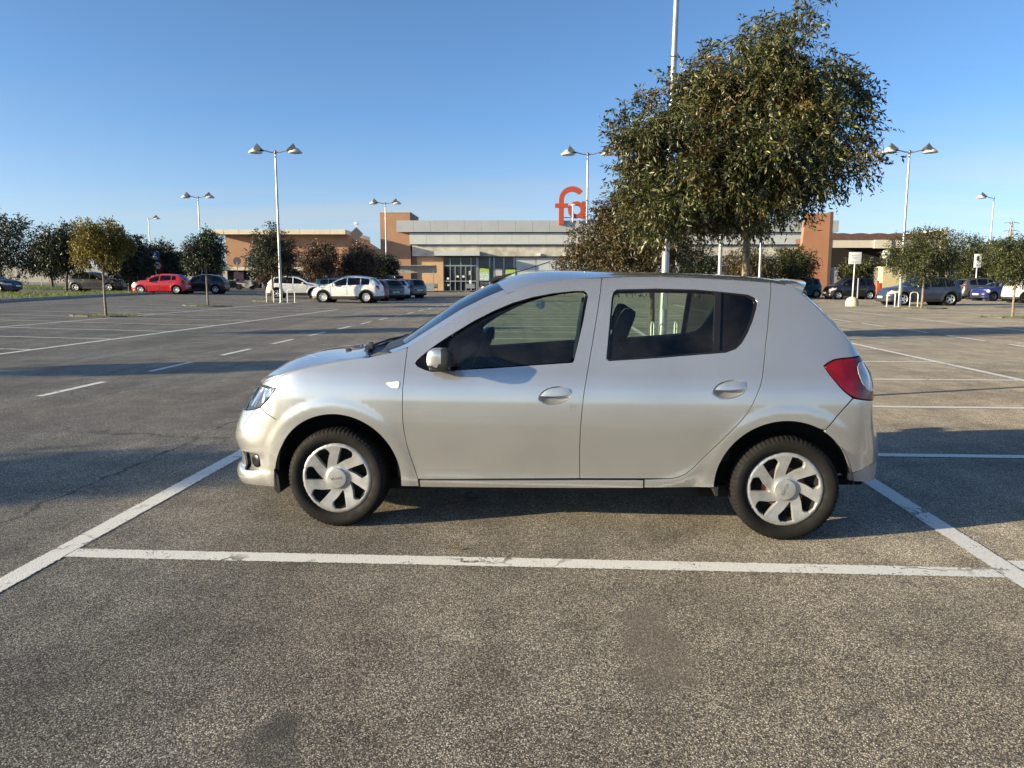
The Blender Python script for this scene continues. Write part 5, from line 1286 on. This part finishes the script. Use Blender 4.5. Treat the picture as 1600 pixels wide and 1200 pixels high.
# ------------------------------------------------------------------ other cars
BGGLASS=glass('dark tinted car glass',(.20,.23,.23)); 
CLAD=mat('dark cladding',(.03,.03,.031),.6)
PLATE=MATS['white number plate']
RIMA=mat('bright alloy rim',(.55,.55,.56),.35,.6)
RIMD=mat('dark alloy rim',(.12,.12,.125),.4,.6)
def bg_wheel(rad,rimm,n=5):
    k=rad
    ty=MB().lathe([(k*.62,-.085),(k*.80,-.10),(k*.95,-.088),(k,-.05),(k,.06),(k*.9,.09),(k*.6,.08)],28,'Y').mesh('tyre',RUBBER)
    r=MB().lathe([(k*.66,-.092),(k*.62,-.098),(k*.57,-.07),(k*.55,-.02)],28,'Y').lathe([(0,-.075),(k*.13,-.072),(k*.15,-.05)],12,'Y')
    for i in range(n):
        a=2*math.pi*i/n; M=Matrix.Rotation(a,4,'Y'); r.add([(k*.06,-.066,-.045*1.0),(k*.60,-.082,-.035),(k*.60,-.082,.035),(k*.06,-.066,.045)],[(0,1,2,3)],False,M)
    rm=r.mesh('rim',rimm)
    dk=MB().lathe([(0,-.03),(k*.6,-.03),(k*.6,0)],20,'Y').mesh('brake_disc',STEEL)
    return ty,rm,dk
ST={ # edge of the upper body from bonnet to tail (x from the nose, height); indices of cowl, roof start, roof end, tail top
'hatch':dict(L=4.05,W=1.75,H=1.46,wb=2.58,wf=.80,wr=.315,E=[(.27,.70),(.60,.85),(1.0,.95),(1.22,1.01),(1.55,1.21),(1.9,1.355),(2.2,1.41),(2.7,1.42),(3.2,1.385),(3.5,1.33),(3.70,1.14),(3.84,1.00),(3.90,.93)],ix=(3,6,9,11),belt=(.90,1.02),pil=(2.18,3.02),qx=3.35),
'cross':dict(L=4.28,W=1.80,H=1.60,wb=2.57,wf=.86,wr=.345,E=[(.27,.80),(.55,.96),(1.0,1.06),(1.30,1.11),(1.60,1.30),(1.95,1.46),(2.3,1.535),(2.8,1.55),(3.4,1.50),(3.72,1.43),(3.92,1.24),(4.06,1.10),(4.12,1.0)],ix=(3,6,9,11),belt=(1.00,1.08),pil=(2.30,3.10),qx=3.62,clad=1),
'suv':dict(L=4.45,W=1.83,H=1.62,wb=2.68,wf=.90,wr=.36,E=[(.27,.82),(.6,.95),(1.15,1.04),(1.40,1.08),(1.80,1.33),(2.15,1.50),(2.5,1.555),(3.1,1.55),(3.6,1.48),(3.95,1.38),(4.12,1.20),(4.24,1.06),(4.30,.98)],ix=(3,6,9,11),belt=(.99,1.07),pil=(2.42,3.30),qx=3.85,clad=1),
'mpv':dict(L=3.60,W=1.60,H=1.55,wb=2.30,wf=.70,wr=.30,E=[(.24,.80),(.45,.93),(.75,1.01),(.95,1.06),(1.25,1.30),(1.5,1.46),(1.75,1.515),(2.4,1.525),(3.0,1.50),(3.30,1.45),(3.42,1.20),(3.48,1.05),(3.50,.96)],ix=(3,6,9,11),belt=(.98,1.02),pil=(1.95,2.72),qx=3.18),
'mini':dict(L=3.85,W=1.73,H=1.42,wb=2.50,wf=.72,wr=.315,E=[(.27,.76),(.55,.88),(1.05,.95),(1.30,.99),(1.60,1.20),(1.85,1.33),(2.1,1.365),(2.7,1.36),(3.1,1.33),(3.38,1.27),(3.55,1.09),(3.66,.97),(3.70,.90)],ix=(3,6,9,11),belt=(.92,.95),pil=(2.35,3.1),qx=3.3),
'wagon':dict(L=4.60,W=1.82,H=1.50,wb=2.70,wf=.88,wr=.325,E=[(.27,.72),(.6,.86),(1.15,.95),(1.42,1.0),(1.8,1.22),(2.15,1.38),(2.45,1.43),(3.2,1.45),(3.9,1.42),(4.2,1.37),(4.36,1.15),(4.44,1.0),(4.48,.92)],ix=(3,6,9,11),belt=(.94,1.02),pil=(2.40,3.25),qx=3.9),
'sedan':dict(L=4.55,W=1.80,H=1.46,wb=2.68,wf=.88,wr=.32,E=[(.27,.70),(.6,.83),(1.2,.93),(1.45,.98),(1.85,1.20),(2.2,1.355),(2.5,1.40),(3.0,1.40),(3.4,1.34),(3.65,1.26),(4.0,1.08),(4.25,1.03),(4.40,.96)],ix=(3,6,9,10),belt=(.92,1.0),pil=(2.45,3.2),qx=3.5)}
def bg_car(name,label,loc,rz,pm,style,rim=None,group=None,cat='car',sc=1.,spokes=5,roofbox=False,rails=False):
    q=ST[style]; L,Wd,H=q['L'],q['W'],q['H']; E=q['E']; ic,ir,ie,it=q['ix']; wf=q['wf']; wbk=wf+q['wb']; wr=q['wr']
    kx=L/4.05; ky=Wd/2/.862; kz=H/1.50
    plan=[((x+.815)*kx if x<1.2 else L-(3.235-x)*kx,y*ky) for x,y in PLAN]
    S=Shape(plan,[(z*kz,y*ky) for z,y in SIDE],[(z*kz,o) for z,o in FRONT],[(z*kz,o) for z,o in REAR],[(wf,wr,wr+.09,wr+.17,.02),(wbk,wr,wr+.09,wr+.17,.02)],L*.52,None,(.45*kx,.06*kx,L-.29*kx,L+.0))
    root=empty(name,loc,rz,label,cat,group); root.scale=(sc,sc,sc)
    inner=link(bpy.data.objects.new('dummy',None)); bpy.data.objects.remove(inner)
    zb=.22 if not q.get('clad') else .40; ra=wr+.055 if not q.get('clad') else wr+.115
    sm,sx=S.smin,S.smax
    def archp(cx,r,z0):
        a=math.asin(max(-1,min(1,(z0-wr)/r))); return [(cx-r*math.cos(t),wr+r*math.sin(t)) for t in [a+(math.pi-2*a)*k/14 for k in range(15)]]
    low=[(sm,zb)]+archp(wf,ra,zb)+archp(wbk,ra,zb)+[(sx,zb)]
    zr=E[-1][1]-.03; zf=E[0][1]-.02
    poly=low+[(sx,zr)]+E[::-1]+[(sm,zf)]
    EZ=spline(E); b0,b1=q['belt']
    def belt(x): return b0+(b1-b0)*(x-E[ic][0])/(E[ie][0]-E[ic][0])
    def win(x0,x1,m=.075):
        top=[];bot=[]
        n=14
        for i in range(n+1):
            x=x0+(x1-x0)*i/n; z=EZ(x)-m
            if z>belt(x)+.03: top.append((x,z)); bot.append((x,belt(x)))
        return bot+top[::-1]
    p1,p2=q['pil']
    ws=[win(E[ic][0]+.10,p1-.035),win(p1+.035,p2-.03)]
    qw=win(p2+.03,q['qx'])
    if len(qw)>4 and q['qx']-p2>.12: ws.append(qw)
    P=Panels(S)
    body=P.piece('body',poly,pm,root,ws,gap=0,rim=.04,res=.10,join=True,fine=.09)[0]
    for w_ in ws: P.piece('side_window',w_,BGGLASS,root,d=-.012,gap=-.003,rim=0,res=.2,join=False)
    if q.get('clad'):
        def ring(cx): 
            o=archp(cx,ra+.002,.30); i_=archp(cx,wr+.05,.30); return o+i_[::-1]
        for cx in (wf,wbk): P.piece('arch_cladding',ring(cx),CLAD,root,d=.006,gap=0,rim=.05,res=.1)
        P.piece('sill_cladding',[(wf+ra+.0,.22),(wbk-ra,.22),(wbk-ra,.40),(wf+ra,.40)],CLAD,root,d=.002,gap=0,rim=.05,res=.15)
        P.piece('bumper_cladding',[(sm,.22),(wf-ra,.24),(wf-ra,.40),(sm,.40)],CLAD,root,gap=0,rim=.03,res=.1,join=True)
        P.piece('bumper_cladding',[(wbk+ra,.24),(sx,.24),(sx,.40),(wbk+ra,.40)],CLAD,root,gap=0,rim=.03,res=.1,join=True)
    else:
        P.piece('bumper_grille',[(sm,zb+.05),(sm+.45,zb+.07),(sm+.40,zb+.24),(sm,zb+.26)],BLACKP,root,d=.004,gap=0,rim=0,res=.15,join=True)
        P.piece('bumper_skirt',[(L-.1,zb),(sx,zb),(sx,zb+.14),(L-.05,zb+.12)],BLACKP,root,d=.004,gap=0,rim=0,res=.15,join=True)
    # door seams
    for xs in (p1-.0,p2+.02 if style!='mini' else None,E[ic][0]+.03):
        if xs is None: continue
        pts=[S(xs,z,.003) for z in np.linspace(zb+.06,belt(xs)-.02,8)]
        for sd in (-1,1): MB().tube([(p[0],sd*p[1],p[2]) for p in pts],.006,4).build('door_seam',BLACKP,root)
    for xs in (p1-.22,p2-.16):
        for sd in (-1,1):
            x,y,z=S(xs,belt(xs)-.12,.012); MB().box((x-.08,sd*y-.014,z-.014),(x+.08,sd*y+.014,z+.014),None,.008).build('door_handle',pm,root)
    # upper skin
    VS_=[-1+2*i/12 for i in range(13)]
    def rw(e,dx,dz,pw=2.5):
        x,y,z=S(*e); return [(x+dx*(1-v*v),-y*v,z+dz*(1-abs(v)**pw)) for v in VS_]
    def end_row(u0,s0,z0,z1):
        o=[]
        for v in VS_:
            a=abs(v); x,y,z=S(s0+(u0-s0)*a,z1+(z0-z1)*a*a); o.append((x,-math.copysign(y,v) if a>1e-6 else 0.,z))
        return o
    f0=end_row(E[0][0],sm,E[0][1],zf); rows=[f0]
    hp=polyline(E[:ic+1],[k/7 for k in range(8)])
    for i,e in enumerate(hp):
        if i==0: continue
        t=i/7; rows.append(rw(e,-.20*(1-t*.2),.03+.02*math.sin(math.pi*t)))
    grid_obj('bonnet',rows,pm,root,.01)
    wsr=[rw(e,-.17+.06*k/6,.02+.045*k/6) for k,e in enumerate(polyline(E[ic:ir+1],[k/6 for k in range(7)]))]
    wsr[0]=rows[-1]
    grid_obj('windscreen',[r[1:12] for r in wsr],BGGLASS,root); 
    for a,b in ((0,2),(11,13)): grid_obj('pillar',[r[a:b] for r in wsr],pm,root,.02)
    rfr=[wsr[-1]]+[rw(e,-.11*(1-smooth(0,.4,k/8))+.05*smooth(.6,1,k/8),.065-.03*k/8) for k,e in enumerate(polyline(E[ir:ie+1],[k/8 for k in range(9)])) if k]
    grid_obj('roof',rfr,pm,root,.015)
    rwn=[rfr[-1]]+[rw(e,.05+.06*k/4,.03*(1-k/4)) for k,e in enumerate(polyline(E[ie:it+1],[k/4 for k in range(5)])) if k]
    grid_obj('rear_window',[r[2:11] for r in rwn],BGGLASS,root)
    for a,b in ((0,3),(10,13)): grid_obj('pillar',[r[a:b] for r in rwn],pm,root,.02)
    grid_obj('tailgate',[rwn[-1],end_row(E[-1][0],sx,E[-1][1],zr)],pm,root,.01)
    # lamps
    zh=E[0][1]
    hl=[(.36*kx,zh-.02),(.62*kx,zh+.03),(.52*kx,zh-.10),(.20*kx,zh-.17),(-.05*kx,zh-.16),(-.05*kx,zh-.05)]
    if style=='mini': hl=[(.30+.12*math.cos(t),zh-.07+.11*math.sin(t)) for t in [2*math.pi*k/14 for k in range(14)]]
    P.piece('headlight',hl,WHITEL,root,d=.006,gap=0,rim=.01,res=.12)
    tl=[(L-.30,E[-1][1]-.02),(L-.12,E[-1][1]+.02),(L+.1,E[-1][1]-.03),(L+.1,E[-1][1]-.18),(L-.10,E[-1][1]-.20)]
    if style in('mpv',): tl=[(L-.16,E[-1][1]-.0),(L-.02,E[-1][1]+.05),(L+.05,E[-1][1]-.03),(L+.05,E[-1][1]-.28),(L-.1,E[-1][1]-.26)]
    P.piece('tail_light',tl,REDL,root,d=.006,gap=0,rim=.01,res=.12)
    MB().box((-.012,-.26,-.055),(0,.26,.055)).build('number_plate',PLATE,root).location=(S(sm,.45)[0]-.004,0,.47)
    MB().box((0,-.26,-.055),(.012,.26,.055)).build('number_plate',PLATE,root).location=(S(sx,.6)[0]+.004,0,.62 if style!='hatch' else .55)
    for sd in (-1,1):
        xm=E[ic][0]+.26; x,y,z=S(xm,belt(xm)+.04)
        MB().box((x-.06,sd*(y+.01)-.02,z-.05),(x+.10,sd*(y+.17)+.0,z+.08) if sd>0 else (x+.10,sd*(y+.01)+.02,z+.08)) if False else None
        y0,y1=sorted((sd*(y-.01),sd*(y+.17))); MB().box((x-.05,y0,z-.05),(x+.09,y1,z+.08),None,.03).build('door_mirror',pm,root)
    # cabin and underside
    MB().box((E[ic][0]-.3,-Wd/2+.16,.25),(L-.45,Wd/2-.16,min(b0,b1)-.03)).build('cabin_lining',LIN,root)
    for xx in (p1-.05,p2+.0):
        for y in (-.36,.36): MB().box((xx-.08,y-.22,.5),(xx+.08,y+.22,b0+.22),Matrix.Identity(4),.05).box((xx-.03,y-.11,b0+.2),(xx+.06,y+.11,b0+.36),None,.03).build('seat',CLOTH,root)
    MB().box((.25,-Wd/2+.22,.2),(L-.25,Wd/2-.22,.45)).build('underbody',WELL,root)
    ty,rm,dk=bg_wheel(wr,rim or RIMA,spokes)
    for cx in (wf,wbk):
        for sd in (-1,1):
            w_=link(bpy.data.objects.new('wheel',None),root); w_.location=(cx,sd*(Wd/2-.135),wr); w_.rotation_euler=(0,0,0 if sd<0 else math.pi)
            for n_,mm in (('tyre',ty),('rim',rm),('brake_disc',dk)): link(bpy.data.objects.new(n_,mm),w_)
    for cx in (wf,wbk): MB().lathe([(wr+.06,-Wd/2+.06),(wr+.06,-.4),(.1,-.4),(.1,.4),(wr+.06,.4),(wr+.06,Wd/2-.06)],20,'Y',Matrix.Translation((cx,0,wr))).build('wheel_well',WELL,root)
    if roofbox:
        b=MB(); L_=[]
        for x,a,h in ((0,.30,.06),(.12,.38,.14),(.5,.41,.20),(1.2,.42,.24),(1.7,.42,.26),(1.95,.40,.22),(2.05,.34,.12)): L_.append([(1.6+x,a*math.copysign(abs(math.cos(t))**.6,math.cos(t)),H+.16+h*.55*math.copysign(abs(math.sin(t))**.7,math.sin(t))) for t in [2*math.pi*k/14 for k in range(14)]])
        V=[p for r in L_ for p in r]; b.add(V,[(i*14+k,i*14+(k+1)%14,(i+1)*14+(k+1)%14,(i+1)*14+k) for i in range(6) for k in range(14)]+[tuple(range(14)),tuple(range(84,98))],True); rbx=empty('roof_box',loc,rz,'long black roof box on the white hatchback near the trolley shelter','roof box'); rbx.scale=(sc,sc,sc); b.build('shell',BLACKG,rbx)
        for x in (2.1,3.1): MB().tube([(x,-.62,H-.02),(x,-.6,H+.05),(x,.6,H+.05),(x,.62,H-.02)],.02,6).build('roof_bar',CLAD,root)
    if rails:
        for sd in (-1,1): MB().tube([(E[ir][0]-.1,sd*(S(E[ir][0],E[ir][1])[1]-.06),E[ir][1]+.035),(E[ir][0]+.3,sd*(S(E[ir][0],E[ir][1])[1]-.05),E[ir+1][1]+.065),(E[ie][0],sd*(S(*E[ie])[1]-.05),E[ie][1]+.05)],.018,6).build('roof_rail',CLAD,root)
    return root
P_WHITE=paint('white car paint',(.74,.73,.70)); P_PEARL=paint('pearl white paint',(.70,.69,.66)); P_RED=paint('bright red paint',(.50,.012,.022))
P_DRED=paint('dark red paint',(.20,.012,.025)); P_NAVY=paint('navy paint',(.012,.017,.045),dirt=.04); P_BLUE=paint('blue paint',(.014,.022,.12))
P_GREY=paint('dark grey metallic',(.045,.047,.05),.3); P_BGREY=paint('blue grey metallic',(.040,.055,.088),.3); P_BLACK=paint('black paint',(.006,.006,.007),dirt=.03); P_TEAL=paint('teal paint',(.05,.16,.17),.3); P_GREEN=paint('dark green paint',(.022,.034,.030)); P_SLATE=paint('slate grey paint',(.085,.088,.09),.3); P_BEIGE=paint('pale silver paint',(.50,.49,.46),.5)
GC='cars parked around the car park'
def place(name,label,px,py,rz,pm,st,**k):
    """px,py: where the middle of the car stands; rz: 0 = nose to the left"""
    q=ST[st]; sc=k.get('sc',1.); c,s_=math.cos(R(rz)),math.sin(R(rz)); h=q['L']/2*sc
    return bg_car(name,label,(px-h*c,py-h*s_,zg(px)),R(rz),pm,st,group=GC,**k)
place('parked_car','white crossover parked side-on in front of the brick-coloured shop',-10.2,48.3,-4,P_WHITE,'cross',rim=RIMA,sc=1.04,spokes=10)
place('parked_car','bright red hatchback parked beyond the grass island',-26.9,59.6,2,P_RED,'hatch',sc=1.04,spokes=7)
place('parked_car','dark grey compact off-roader with bright wheels, facing the red hatchback',-33.4,62.5,181,P_GREY,'suv',sc=.98)
place('parked_car','navy saloon cut off by the left edge of the picture',-36.2,53.4,178,P_NAVY,'sedan',sc=1.0)
place('parked_car','black off-roader behind the tail of the red hatchback',-25.3,63.3,4,P_BLACK,'suv',sc=.96)
place('parked_car','pale silver car hidden behind the red hatchback',-30.4,66.5,8,P_BEIGE,'hatch')
place('parked_car','white car behind the hoops left of the white crossover',-15.4,55.6,186,P_PEARL,'cross',sc=1.0)
place('parked_car','teal-windowed dark car behind the nose of the white crossover',-12.6,58.2,175,P_TEAL,'wagon')
place('parked_car','dark red car directly behind the tail of the white crossover',-9.9,53.2,-58,P_DRED,'hatch')
place('parked_car','dark green hatchback right of the dark red car, seen from behind',-9.3,56.2,-55,P_GREEN,'hatch')
place('parked_car','white hatchback carrying a black roof box',-9.6,60.5,-50,P_WHITE,'hatch',roofbox=True)
place('parked_car','slate grey wagon at the right end of the row by the shelter',-8.8,63.0,-48,P_SLATE,'wagon')
place('parked_car','blue-grey crossover parked behind the hoops on the right',23.4,44.6,3,P_BGREY,'suv',sc=1.02,rails=True)
place('parked_car','black boxy small car behind the white sign panel',25.3,58.2,3,P_BLACK,'mpv',sc=1.04)
place('parked_car','teal boxy small car behind the black one',23.6,64.0,2,P_TEAL,'mpv',sc=1.04)
place('parked_car','dark navy car peeking out behind the rear of the silver car',20.6,59.5,182,P_NAVY,'hatch',sc=.95)
place('parked_car','dark grey wagon with its tail towards the blue small car',35.6,58.6,186,P_SLATE,'suv',sc=1.02,rails=True)
place('parked_car','bright blue small car with round headlights on the right',33.9,53.9,12,P_BLUE,'mini',rim=RIMD)
place('parked_car','white crossover cut off by the right edge of the picture',33.3,48.8,176,P_PEARL,'cross',rim=RIMD)
# ------------------------------------------------------------------ scooters
def scooter(label,x,y,rz,pm):
    o=empty('scooter',(x,y,zg(x)),R(rz),label,'scooter','scooters parked by the left shop')
    for cx in (-.68,.68):
        w_=MB().tube([(.22*math.cos(t),0,.22*math.sin(t)) for t in [2*math.pi*k/24 for k in range(25)]],.055,8,False).lathe([(0,-.03),(.15,-.03),(.17,0),(.15,.03),(0,.03)],14,'Y').build('wheel',RUBBER,o); w_.location=(cx,0,.27)
    MB().prism([(-.80,.50),(-.62,.60),(-.52,.95),(-.60,1.02),(-.44,1.0),(-.34,.55),(-.15,.36),(.30,.36),(.42,.60),(.95,.66),(.92,.78),(.60,.80),(.10,.72),(0,.48),(.15,.28),(-.25,.26),(-.45,.38)],-.15,.15).build('body',pm,o)
    MB().box((.05,-.16,.72),(.90,.16,.86),None,.05).build('seat',BLACKP,o)
    MB().tube([(-.68,0,.27),(-.60,0,.6),(-.50,0,1.05)],.035,8).tube([(-.48,-.33,1.1),(-.50,0,1.06),(-.48,.33,1.1)],.02,6).build('steering',BLACKP,o)
    MB().prism([(-.62,1.0),(-.48,1.42),(-.46,1.42),(-.57,1.0)],-.20,.20).build('windshield',LGLASS,o)
    MB().box((.78,-.2,.88),(1.12,.2,1.18),None,.07).build('top_box',BLACKP,o)
    MB().box((-.66,-.1,.86),(-.60,.1,.98),None,.02).build('headlamp',WHITEL,o)
    return o
scooter('silver maxi scooter parked in front of the shop canopy on the left',-27.6,80.5,178,P_BEIGE)
scooter('dark scooter behind the silver scooter on the left',-28.2,82.0,200,P_BLACK)
# ------------------------------------------------------------------ person walking by the entrance
def person():
    o=empty('person',(-1.62,81,0),R(-60),'person in black clothes and a pale cap walking past the shop posters','person')
    J={'pel':(0,0,.95,.135),'ch':(.03,0,1.25,.15),'nk':(.05,0,1.46,.065),'hd0':(.07,0,1.53,.06),
       'hl':(0,.09,.90,.10),'kl':(.20,.10,.50,.065),'al':(.10,.10,.09,.045),'tl':(.25,.11,.04,.035),
       'hr':(0,-.09,.90,.10),'kr':(.02,-.10,.49,.065),'ar':(-.28,-.10,.14,.045),'tr':(-.14,-.10,.04,.035),
       'sl':(.03,.19,1.40,.065),'el':(-.10,.25,1.14,.048),'wl':(.02,.26,.90,.036),
       'sr':(.03,-.19,1.40,.065),'er':(.05,-.26,1.13,.048),'wr':(.24,-.27,.95,.036)}
    E=[('pel','ch'),('ch','nk'),('nk','hd0'),('pel','hl'),('hl','kl'),('kl','al'),('al','tl'),('pel','hr'),('hr','kr'),('kr','ar'),('ar','tr'),('ch','sl'),('sl','el'),('el','wl'),('ch','sr'),('sr','er'),('er','wr')]
    ks=list(J); me=bpy.data.meshes.new('body'); me.from_pydata([J[k][:3] for k in ks],[(ks.index(a),ks.index(b)) for a,b in E],[])
    b=link(bpy.data.objects.new('body',me),o); me.materials.append(mat('black clothing',(.018,.018,.022),.85))
    sk=b.modifiers.new('skin','SKIN'); sv=me.skin_vertices[0].data
    for i,k in enumerate(ks): sv[i].radius=(J[k][3],J[k][3]); sv[i].use_root=(k=='pel')
    b.modifiers.new('sub','SUBSURF').levels=1; b.modifiers['sub'].render_levels=1
    SKIN=mat('skin',(.42,.26,.19),.6)
    hm=MB().lathe([(0,-.12),(.045,-.115),(.065,-.08),(.078,-.02),(.082,.04),(.075,.09),(.045,.12),(0,.13)],14,'Z',Matrix.Translation((.09,0,1.64))).add([(.165,-.014,1.60),(.165,.014,1.60),(.20,0,1.605),(.165,0,1.65)],[(0,1,2),(0,2,3),(1,3,2)]); hm.build('head',SKIN,o)
    MB().lathe([(.088,.03),(.09,.06),(.075,.11),(.04,.14),(0,.145)],14,'Z',Matrix.Translation((.088,0,1.64))).box((.12,-.06,1.665),(.25,.06,1.68)).build('cap',SIGNW,o)
    for k,d in (('wl',1),('wr',-1)):
        x,y,z,_=J[k]; M=Matrix.Translation((x,y,z)); h_=MB().box((-.035,-.015,-.09),(.035,.015,-.005),M,.012)
        for i in range(4): h_.tube([(-.027+.018*i,0,-.085),(-.025+.018*i,.005,-.13),(-.02+.018*i,.015,-.165+.006*abs(i-1))],.0085,6,M=M)
        h_.tube([(.035,0,-.03),(.055,.01,-.07),(.05,.02,-.10)],.009,6,M=M); h_.build('hand',SKIN,o)
    return o
person()
